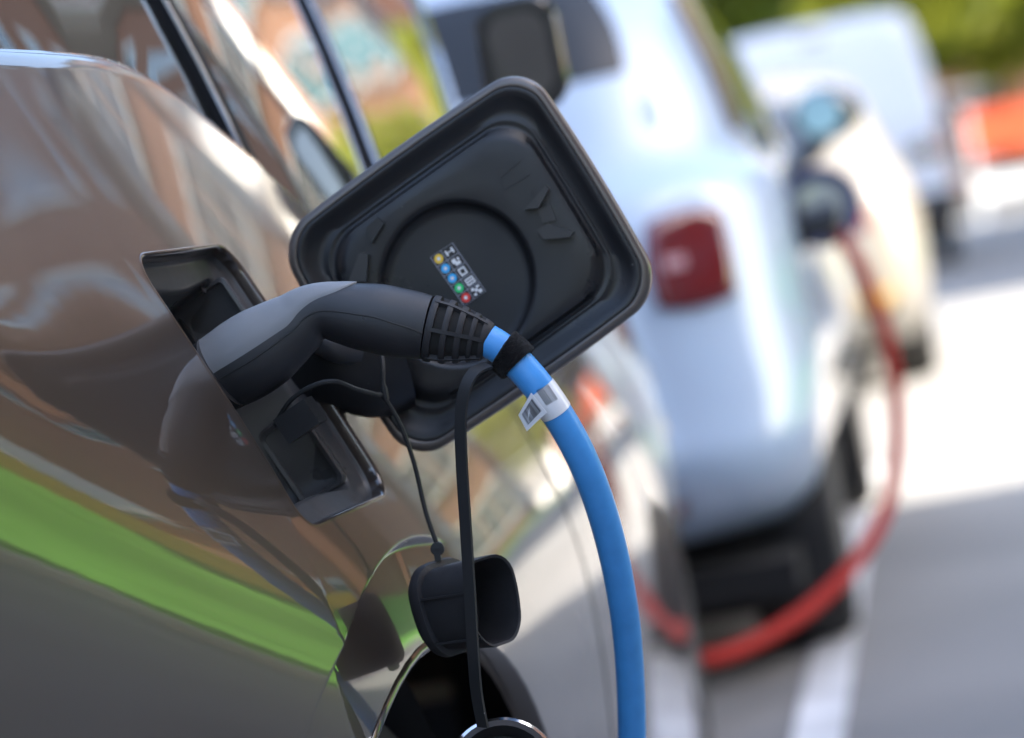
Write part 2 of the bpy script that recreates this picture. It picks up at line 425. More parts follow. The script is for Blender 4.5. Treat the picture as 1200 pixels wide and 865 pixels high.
# ends
def end_panel(y, sgn, name):
    bm = bmesh.new(); zz = lin(ZS, belt(y), .06); nx = 24; G = []
    for z in zz:
        a = bx(y, z); b = 2 * XC - a
        G.append([bm.verts.new((a + (b - a) * k / nx, y + sgn * .10 * (1 - (2 * k / nx - 1) ** 4) * (1 - abs(z - .6) * .6), z)) for k in range(nx + 1)])
    for r0, r1 in zip(G, G[1:]):
        for k in range(nx): bm.faces.new((r0[k], r0[k + 1], r1[k + 1], r1[k]))
    mesh_obj(name, bm, PAINT, car)
end_panel(YR, -1, 'tailgate'); end_panel(YF, 1, 'front_bumper')
bm = bmesh.new(); box(bm, (2 * XC + .55, YR + .05, .14), (-.60, YF - .1, .17)); mesh_obj('underbody', bm, DARKIN, car, False)
# belt chamfer that carries the sky highlight, then glass
BG = []                                                   # glass foot line
def glass_pt(y, h):
    """h = 0 at the window line, 1 at the roof rail"""
    zb = belt(y); xb = bx(y, zb) - .024; Hh = 1.60 - zb
    x = xb - Hh * h * (.30 + .10 * h) + .03 * 4 * h * (1 - h) * .25
    return Vector((x, y, zb + .012 + Hh * h))
bm = bmesh.new(); L = []
for y in lin(YR + .1, YF - .95, .01):
    zb = belt(y); x = bx(y, zb); g = glass_pt(y, 0)
    w = 1.0 - .7 * smooth01((y - 2.3) / .4)
    L.append([Vector((x, y, zb)), Vector((x - .004, y, zb + .004 + .006 * w)), Vector((x - .012, y, zb + .010 + .008 * w)), Vector((g.x - .004, y, zb + .013 + .008 * w)), Vector((g.x - .01, y, g.z - .01))])
rings(bm, L, closed=False, cap0=False, cap1=False); mesh_obj('belt_moulding', bm, PAINT, car, angle=0)
def pane(name, y0, y1, lean0, lean1, h0=0, h1=.97, n=14, dx=.0):
    bm = bmesh.new(); G = []
    for i in range(n + 1):
        row = []
        for j in range(9):
            h = h0 + (h1 - h0) * j / 8; ya = y0 + lean0 * h; yb = y1 + lean1 * h; y = ya + (yb - ya) * i / n
            p = glass_pt(y, h); p.x += dx; row.append(bm.verts.new(p))
        G.append(row)
    for a, b in zip(G, G[1:]):
        for j in range(8): bm.faces.new((a[j], b[j], b[j + 1], a[j + 1]))
    return mesh_obj(name, bm, GLASS, car)
def glass_hit(px, py):
    d = ray(px, py); best = None
    for k in range(400):
        Y = 1.3 + k * .01; p = CAM + d * (Y / d.y); zb = belt(Y); h = (p.z - zb - .012) / (1.60 - zb)
        g = glass_pt(Y, h)
        if p.x < g.x: return p.y, h
    return None
y1a, h1a = glass_hit(262, 150); y1b, h1b = glass_hit(196, 15)
y2a, h2a = glass_hit(425, 170); y2b, h2b = glass_hit(362, 15)
y3a, h3a = glass_hit(525, 120); y3b, h3b = glass_hit(490, 15)
def pil(ya, ha, yb, hb): s = (yb - ya) / (hb - ha); return ya - s * ha, s
P1, S1 = pil(y1a, h1a, y1b, h1b); P2, S2 = pil(y2a, h2a, y2b, h2b); P3, S3 = pil(y3a, h3a, y3b, h3b)
print('PILLARS', P1, S1, P2, S2, P3, S3)
pane('quarter_window', YR + .15, P1 - .015, .3, S1)
pane('rear_door_window', P1 + .015, P2 - .02, S1, S2)
pane('front_door_window', P2 + .02, P3, S2, S3)
for (p, s, w, nm) in ((P1, S1, .016, 'window_pillar'), (P2, S2, .013, 'window_pillar')):
    bm = bmesh.new(); L = []
    for k in range(13):
        h = -.02 + 1.0 * k / 12; y = p + s * h; g = glass_pt(y, h)
        L.append([g + Vector((-.004, -w, 0)), g + Vector((.006, -w, 0)), g + Vector((.010, -w * .5, 0)), g + Vector((.010, w * .6, 0)), g + Vector((.004, w, 0)), g + Vector((-.006, w, 0))])
    rings(bm, L); mesh_obj(nm, bm, SATIN, car, angle=30)
    bm = bmesh.new(); L = []
    for k in range(13):
        h = -.0 + .97 * k / 12; y = p + s * h - w * .95; g = glass_pt(y, h)
        L.append([g + Vector((.0075, -.003, 0)), g + Vector((.0108, -.003, 0)), g + Vector((.0108, .002, 0)), g + Vector((.0075, .002, 0))])
    rings(bm, L); mesh_obj('pillar_edge_strip', bm, RIM, car, False)
# windscreen pillar, roof, bonnet, far glass
bm = bmesh.new(); L = []
for k in range(13):
    h = k / 12; y = P3 + S3 * h; g = glass_pt(y, h)
    L.append([g + Vector((-.03, -.012, 0)), g + Vector((.006, -.012, 0)), g + Vector((.004, .04, 0)), g + Vector((-.05, .06, 0))])
rings(bm, L); mesh_obj('windscreen_pillar', bm, GLOSSBLK, car, angle=30)
yr0 = YR + .45; yr1 = P3 + S3 + .02
bm = bmesh.new(); L = []
for y in lin(yr0, yr1, .1):
    a = glass_pt(y, .97); xa = a.x; xb = 2 * XC - xa
    L.append([Vector((xa + (xb - xa) * k / 12, y, a.z + .055 * math.sin(math.pi * k / 12) ** .6)) for k in range(13)])
rings(bm, L, False, False, False); mesh_obj('roof', bm, PAINT, car)
bm = bmesh.new(); L = []
for y in lin(YR + .15, P3, .15):
    L.append([Vector((2 * XC - glass_pt(y, j / 4 * .97).x, y, glass_pt(y, j / 4 * .97).z)) for j in range(5)])
rings(bm, L, False, False, False); mesh_obj('window_glass', bm, GLASS, car)
bm = bmesh.new()
def hood_z(y): return belt(y) + .01
L = []
for y in lin(P3 - .1, YF, .1):
    z = belt(y); xa = bx(y, z); xb = 2 * XC - xa
    L.append([Vector((xa + (xb - xa) * k / 12, y, z + .05 * math.sin(math.pi * k / 12) ** .6)) for k in range(13)])
rings(bm, L, False, False, False); mesh_obj('bonnet', bm, PAINT, car)
bm = bmesh.new(); a0 = glass_pt(yr1, .97); b0 = glass_pt(P3, 0)
L = [[Vector((a0.x + (2 * XC - 2 * a0.x) * k / 12, yr1, a0.z + .055 * math.sin(math.pi * k / 12) ** .6)) for k in range(13)],
     [Vector((b0.x + (2 * XC - 2 * b0.x) * k / 12, P3 + .08 + .25 * math.sin(math.pi * k / 12), b0.z + .03)) for k in range(13)]]
rings(bm, L, False, False, False); mesh_obj('windscreen', bm, GLASS, car)
bm = bmesh.new(); a0 = glass_pt(yr0, .97); b0 = glass_pt(YR + .12, 0)
L = [[Vector((a0.x + (2 * XC - 2 * a0.x) * k / 12, yr0, a0.z + .055 * math.sin(math.pi * k / 12) ** .6)) for k in range(13)],
     [Vector((b0.x + (2 * XC - 2 * b0.x) * k / 12, YR + .02 - .1 * math.sin(math.pi * k / 12), b0.z)) for k in range(13)]]
rings(bm, L, False, False, False); mesh_obj('rear_window', bm, GLASS, car)
# wheel wells and wheels
def wheel_on(parent, cx, cy, r, w, side, rim_r=None, spokes=5):
    """side +1: outer face looks to +X"""
    rr = rim_r or r * .68
    bm = bmesh.new(); lathe_y(bm, [(-w, rr), (-w, r * .93), (-w * .8, r), (-w * .2, r), (0, r * .94), (.004, r * .85), (-.004, rr)], (0, 0, 0), 48, (side, 0, 0))
    t = mesh_obj('wheel', bm, TYRE, parent)
    t.location = (cx, cy, r)
    bm = bmesh.new(); lathe_y(bm, [(-w * .9, rr * .98), (-.012, rr * .98), (-.003, rr), (-.006, rr * .93), (-.06, rr * .9), (-.065, .02)], (0, 0, 0), 40, (side, 0, 0))
    for k in range(spokes):
        M = Matrix.Rotation(2 * math.pi * k / spokes, 4, 'X')
        box(bm, (side * -.045 if side > 0 else .012, -.03, .02), (side * -.012 if side > 0 else .045, .03, rr * .95), M)
    rm = mesh_obj('rim', bm, RIM, t)
    return t
for cy in (WY, FY):
    bm = bmesh.new(); lathe_y(bm, [(-.34, WR1 - .003), (-.03, WR1 - .003)], (-.475, cy, WZ), 48, (1, 0, 0))
    bmesh.ops.delete(bm, geom=[f for f in bm.faces if len(f.verts) > 4 and f.calc_center_median().x > -.6], context='FACES')
    mesh_obj('wheel_well', bm, DARKIN, car)
    wheel_on(car, -.505 if cy == FY else -.515, cy, .295, .18, 1)
    wheel_on(car, 2 * XC + .50, cy, .295, .18, -1)
    bm = bmesh.new(); L = []                                # rolled lip of the arch
    for k in range(41):
        a = R(-28 + 236 * k / 40); y = cy + WR1 * math.cos(a); z = WZ + WR1 * math.sin(a); p = Vector((bx(y, z), y, z)); rad = Vector((0, math.cos(a), math.sin(a)))
        L.append([p + Vector((.0005, 0, 0)) + rad * .002, p + Vector((.003, 0, 0)) - rad * .002, p + Vector((.001, 0, 0)) - rad * .006, p + Vector((-.02, 0, 0)) - rad * .006])
    rings(bm, L, False, False, False); mesh_obj('arch_lip', bm, PAINT, car, angle=0)
# door shut lines
for yl in (2.86, 3.93):
    bm = bmesh.new(); L = []
    for k in range(30):
        z = .25 + (belt(yl) - .25) * k / 29; p = Vector((bx(yl, z), yl, z)); n = bnorm(yl, z)
        L.append([p + n * .0006 + Vector((0, -.003, 0)), p + n * .0006 + Vector((0, .003, 0)), p - n * .004 + Vector((0, .003, 0)), p - n * .004 + Vector((0, -.003, 0))])
    rings(bm, L); mesh_obj('door_gap', bm, TRIMB, car, False)
# door mirror
mp = at(612, 66, 3.42)
bm = bmesh.new(); prof = [(-.075, .3), (-.06, .72), (-.03, .93), (.0, 1.0), (.012, 1.0), (.016, .94)]
L = [[mp + Vector((sx_ * (.052 + .0) , -o_, sz_)) for sx_, sz_ in [((q[0] / .05) * f_, q[1] * f_) for q in rrect(.05, .07, .035, 6, 3)]] for o_, f_ in prof]
rings(bm, L); mir = mesh_obj('door_mirror', bm, GLOSSBLK, car)
bm = bmesh.new(); L = [[mp + Vector((q[0] * s_, -.0165, q[1] * s_)) for q in rrect(.035, .05, .024, 6, 3)] for s_ in (1, .5)]
rings(bm, L, True, False, True); mesh_obj('mirror_glass', bm, MIRROR, mir)
bm = bmesh.new(); g = Vector((bx(3.5, .97) - .01, 3.47, .97)); tube(bm, [g, g.lerp(mp, .5) + Vector((0, 0, -.02)), mp + Vector((0, .02, -.05))], .02, 10); mesh_obj('mirror_arm', bm, GLOSSBLK, mir)
# rear lamp low on the tail
bm = bmesh.new(); cbox(bm, (XC + .5, YR - .07, .85), (.3, .04, .25)); mesh_obj('rear_lamp', bm, REDL, car, False)

# ------------------------------------------------------------------ charge port
NP = bnorm(YP, ZP); TP = Vector((0, 1, 0)).cross(NP); TP = TP if TP.z > 0 else -TP
PC = Vector((bx(YP, ZP), YP, ZP))
port = bpy.data.objects.new('charge_port', None); COL.objects.link(port); port.parent = car
def pl(y, b, d): return PC + Vector((0, y, 0)) + TP * b - NP * d           # y along the car, b up the panel, d depth
bm = bmesh.new()
L0 = []; ny_ = len(PORT_LOOP)
def lp(f, d, k):
    out = []
    for (y, z) in PORT_LOOP:
        yy = (y - YP); zz = z - ZP
        p = Vector((bx(y, z), y, z)); c = Vector((bx(YP, ZP), YP, ZP))
        cc = Vector((bx(YP + SHEAR * zz, z), YP + SHEAR * zz, z))
        dirv = Vector((0, yy - SHEAR * zz, 0)) + TP * zz; q = p - dirv.normalized() * f
        out.append(q - NP * d)
    return out
rings(bm, [lp(-.0004, -.0002, 0), lp(.0012, -.0008, 0), lp(.003, .0004, 0), lp(.0042, .003, 0), lp(.0045, .010, 0)], True, False, False)
mesh_obj('port_lip', bm, PAINT, port, angle=0)
bm = bmesh.new()
rings(bm, [lp(.004, .009, 0), lp(.006, .013, 0), lp(.008, .0145, 0), lp(.024, .018, 0), lp(.0262, .0195, 0), lp(.028, .024, 0), lp(.032, .055, 0), lp(.04, .075, 0), lp(.07, .08, 0)], True, False, True)
mesh_obj('port_liner', bm, LINER, port, angle=50)
# ledge, pocket frame and socket seen on the front wall of the recess
def wall_loop(hw, hh, r, c, y):                            # loop in the (n, t) plane at street position y; c = (out, up)
    return [PC + NP * (c[0] + q[0]) + TP * (c[1] + q[1]) + Vector((0, y - YP, 0)) for q in rrect(hw, hh, r, 5, 2)]
def far_wall(up): return YP + .105 + SHEAR * up * .92 - .020
bm = bmesh.new()
up0 = -.066; yw0 = far_wall(up0)
rings(bm, [wall_loop(.022, .036, .008, (-.034, up0), yw0 - .004), wall_loop(.022, .036, .008, (-.034, up0), yw0 - .010), wall_loop(.0205, .0345, .007, (-.034, up0), yw0 - .012),
           wall_loop(.017, .031, .006, (-.034, up0), yw0 - .011), wall_loop(.0155, .029, .006, (-.034, up0), yw0 + .006)], True, True, True)
mesh_obj('pocket_frame', bm, LINER, port, angle=35)
bm = bmesh.new(); cbox(bm, (0, 0, 0), (.03, .03, .022), Matrix.Translation(at(352, 492, 2.13)) @ Matrix((NP, (0, 1, 0), TP)).transposed().to_4x4()); mesh_obj('latch_block', bm, BLACKP, port, False)
up1 = .070; yw1 = far_wall(up1)
bm = bmesh.new(); rings(bm, [wall_loop(.026, .02, .005, (-.03, up1), yw1 - .002), wall_loop(.026, .02, .005, (-.03, up1), yw1 - .007), wall_loop(.023, .017, .004, (-.03, up1), yw1 - .008), wall_loop(.021, .015, .004, (-.03, up1), yw1 + .008)], True, True, True); mesh_obj('vent_recess', bm, LINER, port, angle=35)
PA = pl(0, 0, 0) ; axis = NP
bm = bmesh.new(); lathe_y(bm, [(-.07, .036), (-.03, .036), (-.028, .039), (-.02, .040), (-.018, .036), (-.018, .033), (-.07, .033)], at(262, 436, 2.12) , 36, NP); mesh_obj('socket_collar', bm, BLACKP, port)
bm = bmesh.new(); lathe_y(bm, [(0, .0035), (.0012, .0033), (.0012, .001)], pl(.07, .088, .022), 12, NP); mesh_obj('liner_screw', bm, INK, port)

# ------------------------------------------------------------------ charge flap (open)
FYP = 2.25
cL, cT, cR, cB = at(322, 280, FYP), at(614, 73, FYP + .012), at(780, 339, FYP + .012), at(482, 548, FYP)
E1 = ((cT - cL) + (cR - cB)) / 2; E2 = ((cB - cL) + (cR - cT)) / 2; FC = (cL + cT + cR + cB) / 4
HN, HT = E1.length / 2, E2.length / 2
E1n, E2n = E1.normalized(), E2.normalized(); FN = E1n.cross(E2n); FN = FN if FN.y < 0 else -FN
def fp(a, b, d=0): return FC + E1n * a + E2n * b + FN * d
def fpx(px, py, d=0):
    """point of the flap's inner face that shows at a given place of the photograph"""
    dr = ray(px, py); t = (FC + FN * d - CAM).dot(FN) / dr.dot(FN); return CAM + dr * t
def fab(px, py): p = fpx(px, py) - FC; return p.dot(E1n), p.dot(E2n)
flap = bpy.data.objects.new('charge_flap', None); COL.objects.link(flap); flap.parent = car
def floop(ins, d, r, bow=.004):
    out = []
    for q in rrect(HN - ins, HT - ins, r, 12, 10):
        a, b = q
        fa = 1 + bow / HN * (1 - (b / HT) ** 2) * (abs(a) / HN); fb = 1 + bow / HT * (1 - (a / HN) ** 2) * (abs(b) / HT)
        out.append(fp(a * fa, b * fb, d))
    return out
bm = bmesh.new()
rings(bm, [floop(.012, -.014, .024), floop(.004, -.0135, .028), floop(.0008, -.011, .030), floop(0, -.008, .031), floop(.0006, -.001, .031), floop(.0024, .0012, .030), floop(.0058, .0021, .029), floop(.0068, .0018, .028), floop(.0073, .0010, .028)], True, True, False)
mesh_obj('flap_shell', bm, EDGE, flap, angle=60)
ca, cb = fab(536, 331); CRAD = .0635
def circ(r, d, ref):
    out = []
    for q in ref:
        v = q - fp(ca, cb, 0); a, b = v.dot(E1n), v.dot(E2n); an = math.atan2(b, a); out.append(fp(ca + r * math.cos(an), cb + r * math.sin(an), d))
    return out
def mixl(A, B, t): return [a.lerp(b, t) for a, b in zip(A, B)]
ref = floop(.040, 0, .030)
def inner(ins, d, r):                                      # raised plate set a little towards the free end of the flap
    return [p for p in floop(ins, d, r, .002)]
lo1 = inner(.036, .0045, .034); co = circ(CRAD + .004, .0045, ref)
bm = bmesh.new()
rings(bm, [floop(.0071, .0010, .028), floop(.0082, .0018, .028), floop(.0105, .0014, .027), floop(.0140, -.0008, .026), floop(.0195, -.0052, .026), floop(.0240, -.0060, .027), floop(.0252, -.0048, .028), floop(.0268, -.0048, .029), floop(.0280, -.0058, .030), floop(.0300, -.0050, .030), floop(.0325, .0030, .032), lo1,
           mixl(lo1, co, .35), mixl(lo1, co, .7), co, circ(CRAD + .001, .0038, ref), circ(CRAD - .0005, .0015, ref), circ(CRAD - .002, -.0030, ref), circ(CRAD - .0055, -.0046, ref), circ(CRAD - .010, -.0050, ref), circ(CRAD * .5, -.0050, ref)], True, False, True)
mesh_obj('flap_inner_panel', bm, BLACKP, flap, angle=50)
def patch(bm, pts, d0, d1):                                # prism on the flap from photo positions
    a = [fpx(*p) + FN * d0 for p in pts]; b = [fpx(*p) + FN * d1 for p in pts]; rings(bm, [a, b])
# molded marks and latch hooks
bm = bmesh.new()
for p, q in (((586, 209), (610, 189)), ((586, 209), (592, 223)), ((592, 223), (622, 204))):
    a, b = fpx(*p), fpx(*q); dv = (b - a).normalized(); s = dv.cross(FN) * .0005
    rings(bm, [[a + s + FN * .0044, b + s + FN * .0044, b - s + FN * .0044, a - s + FN * .0044], [a + s + FN * .0052, b + s + FN * .0052, b - s + FN * .0052, a - s + FN * .0052]])
mesh_obj('moulded_outline', bm, INK, flap, False)
def hook(pts, h):
    bm = bmesh.new(); patch(bm, pts, .003, h); return mesh_obj('latch_hook', bm, HOOK, flap, False)
hook([(616, 246), (641, 218), (645, 222), (633, 244)], .014)
hook([(630, 246), (646, 240), (653, 258), (637, 262)], .007)
hook([(631, 270), (644, 262), (674, 272), (670, 278), (640, 281)], .016)
bm = bmesh.new(); patch(bm, [(430, 268), (444, 255), (452, 262), (438, 285)], .002, .010); mesh_obj('moulded_tab', bm, BLACKP, flap, False)
bm = bmesh.new(); patch(bm, [(411, 330), (424, 296), (434, 298), (432, 330)], .001, .012); mesh_obj('moulded_tab', bm, HOOK, flap, False)
# hinge arm that carries the flap
bm = bmesh.new(); hp = [at(330, 440, 2.235), at(365, 420, 2.228), at(400, 425, 2.222), at(440, 440, 2.232), at(470, 430, 2.242)]
pth = catmull(hp, 5); tube(bm, pth, [.020] * len(pth), 12, (0, 1, 0), [.038] * len(pth)); mesh_obj('hinge_arm', bm, BLACKP, flap)
bm = bmesh.new(); pth = catmull([at(372, 395, 2.20), at(395, 408, 2.20), at(418, 410, 2.21)], 4); tube(bm, pth, .012, 10, (0, 1, 0)); mesh_obj('hinge_pin', bm, LINER, flap)
# colour code sticker
sk = bpy.data.objects.new('code_sticker', None)
S0, S1_, S2_, S3_ = (503, 302), (530, 284), (569, 341), (543, 359)
def sk_pt(u, v, d): # u 0..1 across (left->right), v 0..1 down
    A = fpx(*S0).lerp(fpx(*S1_), u); B = fpx(*S3_).lerp(fpx(*S2_), u); return A.lerp(B, v) + FN * (d - .0050)
def sq(bm, u0, u1, v0, v1, d0, d1):
    a = [sk_pt(u0, v0, d0), sk_pt(u1, v0, d0), sk_pt(u1, v1, d0), sk_pt(u0, v1, d0)]; b = [sk_pt(u0, v0, d1), sk_pt(u1, v0, d1), sk_pt(u1, v1, d1), sk_pt(u0, v1, d1)]
    rings(bm, [a, b])
bm = bmesh.new(); sq(bm, -.03, 1.03, -.02, 1.02, -.0001, .0005); stk = mesh_obj('code_sticker', bm, STICK, flap, False)
bm = bmesh.new()
for v in (0, .2, .4, .6, .8, 1.0): sq(bm, 0.02, .98 if v in (0, 1) else .98, max(0, v - .006), min(1, v + .006), .0006, .0008)
for u in (0.02, .46, .97): sq(bm, u - .012, u + .012, 0, 1, .0006, .0009)
mesh_obj('sticker_grid', bm, mat('sticker_grid_ink', (.32, .33, .38), .5), stk, False)
for k, c in enumerate(((.85, .55, .05), (.05, .42, .8), (.05, .42, .8), (.03, .6, .18), (.75, .05, .04))):
    mt = mat('code_dot_%d' % (k if k != 2 else 1), c, .4)
    v = .1 + .2 * k; bm = bmesh.new(); cc = sk_pt(.24, v, .0006)
    rings(bm, [[cc + (E1n * math.cos(t * math.pi / 10) + E2n * math.sin(t * math.pi / 10)) * .0038 + FN * d for t in range(20)] for d in (0, .0004)]); dt = mesh_obj('code_dot', bm, mt, stk, False)
    bm = bmesh.new(); rings(bm, [[cc + (E1n * math.cos(t * math.pi / 6) + E2n * math.sin(t * math.pi / 6)) * .0015 + FN * d for t in range(12)] for d in (.0004, .0007)]); mesh_obj('dot_centre', bm, WHITE, dt, False)
icons = [[(.55, .62, .05, .15), (.62, .8, .09, .11), (.8, .87, .05, .15)], [(.56, .72, .24, .32), (.62, .84, .31, .37), (.78, .86, .25, .30)], [(.56, .62, .43, .57), (.62, .82, .43, .46), (.62, .82, .54, .57), (.78, .84, .43, .57)],
         [(.55, .9, .64, .67), (.55, .9, .69, .72), (.55, .9, .74, .77), (.55, .6, .64, .77), (.85, .9, .64, .77)], [(.55, .68, .83, .88), (.66, .78, .87, .92), (.76, .9, .91, .97), (.76, .9, .83, .87), (.55, .66, .93, .97)]]
for ic in icons:
    bm = bmesh.new()
    for q in ic: sq(bm, *q, .0006, .0009)
    mesh_obj('code_symbol', bm, WHITE, stk, False)

# ------------------------------------------------------------------ inlet cap on its lanyard
cap = bpy.data.objects.new('inlet_cap', None); COL.objects.link(cap); cap.parent = car
CY = 2.16
ca0, ca1 = at(523, 712, CY), at(579, 704, CY - .03)
AX = (ca1 - ca0).normalized(); CU = Vector((0, 0, 1)) - AX * AX.z; CU.normalize(); CV = AX.cross(CU)
def dloop(o, s, off=0.):
    return [ca0 + AX * o + CU * (q[1] * s) + CV * (q[0] * s) for q in [(x * (1 - .22 * max(0, -y / .036)), y) for x, y in rrect(.029, .0345, .020, 6, 3)]]
LT = (ca1 - ca0).length
bm = bmesh.new(); rings(bm, [dloop(0.004, .93), dloop(.010, .95), dloop(LT - .002, 1.0), dloop(LT, .985), dloop(LT - .001, .93), dloop(.010, .88)], True, True, True); mesh_obj('cap_tube', bm, RUB, cap, angle=35)
bm = bmesh.new(); rings(bm, [dloop(-.006, 1.02), dloop(-.005, 1.06), dloop(.0, 1.09), dloop(.004, 1.06), dloop(.005, .96)], True, True, True); mesh_obj('cap_flange', bm, RUB, cap, angle=35)
bm = bmesh.new(); rings(bm, [dloop(-.014, .80), dloop(-.011, .92), dloop(-.004, .97)], True, True, True); mesh_obj('cap_end', bm, RUB, cap, angle=35)
for ang in (0.15, -.55):
    pass
cside = -1 if (ca0 + CV).y > ca0.y else 1
for w in (.012, -.024):
    bm = bmesh.new(); box(bm, (0, -.0008, -.0008), (LT * .95, .0012, .0008), Matrix.Translation(ca0 + AX * .005 + CU * w + CV * cside * (.0285 if w > 0 else .0237)) @ Matrix((AX, CV, CU)).transposed().to_4x4())
    mesh_obj('cap_rib', bm, RUB, cap, False)
LY = 2.13
ldg = [at(322, 498, LY), at(340, 470, LY - .01), at(365, 453, LY - .015), at(392, 447, LY - .015), at(418, 456, LY), at(440, 462, LY + .02), at(450, 466, LY + .03), at(470, 500, LY + .035), at(486, 545, LY + .035), at(499, 600, LY + .033), at(513, 640, LY + .03)]
bm = bmesh.new(); pth = catmull(ldg, 6); tube(bm, pth, .0019, 8, (1, 0, 0)); mesh_obj('lanyard', bm, STRAP, cap)
bm = bmesh.new(); pth = catmull([at(446, 400, LY + .05), at(449, 430, LY + .035), at(449, 450, LY + .03), at(452, 468, LY + .03)], 4); tube(bm, pth, [.0018] * 9 + [.003] * 4, 8, (1, 0, 0)); mesh_obj('lanyard_branch', bm, STRAP, cap)
bm = bmesh.new(); lathe_y(bm, [(-.003, .002), (-.0025, .0055), (.0025, .0055), (.003, .002)], at(513, 643, CY - .0), 14, (0, 1, 0)); cbox(bm, tuple(at(513, 650, CY)), (.005, .006, .010)); mesh_obj('lanyard_eye', bm, STRAP, cap)

# settle
for ch in car.children: ch.matrix_parent_inverse = Matrix.Translation(-car.location)

# ================================================================== CHARGING PLUG AND BLUE CABLE
plug = thing('charging_cable', 'black and grey charging plug with blue cable plugged into the brown car', 'charging cable', tuple(at(262, 436, 2.12)))
PY = 2.12
hc = [(235, 455, 45), (260, 438, 47), (285, 423, 50), (310, 407, 49), (330, 393, 44), (347, 381, 39), (362, 370, 34.5), (379, 365, 33), (400, 367, 36.5), (423, 371, 40), (445, 374, 42), (465, 378, 42), (485, 381, 40.5), (501, 384, 38.5)]
hp = catmull([at(x, y, PY) for x, y, w in hc], 6)
wr = [c.x for c in catmull([Vector((w / F * PY, 0, 0)) for x, y, w in hc], 6)]
hw2 = [w * (.70 if i < 24 else .70 + .12 * smooth01((i - 24) / 30)) for i, w in enumerate(wr)]
bm = bmesh.new(); tube(bm, hp, wr, 40, TP, hw2); mesh_obj('handle', bm, HANDLE, plug, angle=60)
# grey soft shell on the back of the handle
fr = frames(hp, TP); L = []; NE = 52
for i in range(4, NE):
    p, T, u, v = fr[i]; side = -1 if v.y > 0 else 1       # towards the viewer
    t = (i - 4) / (NE - 5)
    phi = 86 if t < .52 else 86 * math.sqrt(max(0, 1 - ((t - .52) / .48) ** 1.3))
    phi = max(phi, 1.5); row = []
    for k in range(21):
        a = R(-phi + 2 * phi * k / 20)
        gap = .0012 * (1 - (abs(k - 10) / 10) ** 14) + .0001
        row.append(p + u * ((wr[i] + gap) * math.cos(a)) + v * (side * (hw2[i] + gap) * math.sin(a)))
    L.append(row)
bm = bmesh.new(); rings(bm, L, False, False, False)
mesh_obj('handle_shell', bm, SHELL, plug, angle=60)
# thin seams; their edge highlight is put into a slightly lighter colour
def near_pt(i, a, extra):
    p, T, u, v = fr[i]; side = -1 if v.y > 0 else 1; return p + u * ((wr[i] + extra) * math.cos(R(a))) + v * (side * (hw2[i] + extra) * math.sin(R(a)))
bm = bmesh.new(); seam = [near_pt(i, 98 if i < 30 else 98 - 14 * math.sin(math.pi * min(1, max(0, (i - 30) / (len(fr) - 31)))), .0001) for i in range(6, len(fr))]
tube(bm, seam, .0006, 6); mesh_obj('handle_seam', bm, STRAP, plug)
bm = bmesh.new(); seam = [near_pt(i, -98, .0001) for i in range(6, len(fr))]; tube(bm, seam, .0006, 6); mesh_obj('handle_seam', bm, STRAP, plug)
# contact sleeve that enters the socket
bm = bmesh.new(); lathe_y(bm, [(-.045, .026), (-.045, .029), (.0, .029), (.012, .031)], at(247, 446, PY), 32, NP); mesh_obj('contact_sleeve', bm, RUB, plug)
# ribbed strain relief
bc = [(503, 384.5, 40), (510, 386, 40.5), (524, 389, 39), (538, 392, 35.5), (552, 395, 31), (562, 397.5, 27.5), (570, 399.5, 24.5), (573, 400.5, 21)]
bp_ = catmull([at(x, y, PY) for x, y, w in bc], 5); br_ = [c.x for c in catmull([Vector((w / F * PY, 0, 0)) for x, y, w in bc], 5)]
bm = bmesh.new(); tube(bm, bp_, [r * .86 for r in br_], 32, TP, [r * .72 for r in br_]); sr = mesh_obj('strain_relief', bm, DARKIN, plug)  # core darker than the ribs: shade of the slots put into its colour
nb = len(bp_); bfr = frames(bp_, TP)
def rib_ring(i0, i1):
    bm = bmesh.new(); L = []
    for i, s in ((i0, .80), (i0, .985), (i0 + (i1 - i0) * .25, 1.0), (i0 + (i1 - i0) * .75, 1.0), (i1, .985), (i1, .80)):
        j = min(int(i), nb - 2); f = i - j; p = bp_[j].lerp(bp_[j + 1], f); r = br_[j] + (br_[j + 1] - br_[j]) * f; _, T, u, v = bfr[j]
        L.append([p + u * (r * s * math.cos(k * math.pi / 16)) + v * (r * s * .83 * math.sin(k * math.pi / 16)) for k in range(32)])
    rings(bm, L, True, False, False); return mesh_obj('rib', bm, RUB, sr, angle=45)
for i0, i1 in ((0, 5.5), (9.2, 11.6), (14.8, 17.2), (20.2, 22.6), (26.5, 34.5)): rib_ring(i0, i1)
for ang in (88, -88, 30, 150, 205, -25):
    bm = bmesh.new(); L = []
    for i in range(3, nb - 6):
        p, T, u, v = bfr[i]; r = br_[i]; a = R(ang); side = -1 if v.y > 0 else 1
        c = p + u * (r * .97 * math.cos(a)) + v * (side * r * .81 * math.sin(a)); rad = (u * math.cos(a) + v * side * math.sin(a)).normalized(); tg_ = T.cross(rad)
        L.append([c - tg_ * .0014 + rad * .0009, c + tg_ * .0014 + rad * .0009, c + tg_ * .0014 - rad * .004, c - tg_ * .0014 - rad * .004])
    rings(bm, L); mesh_obj('long_rib', bm, RUB, sr, angle=40)
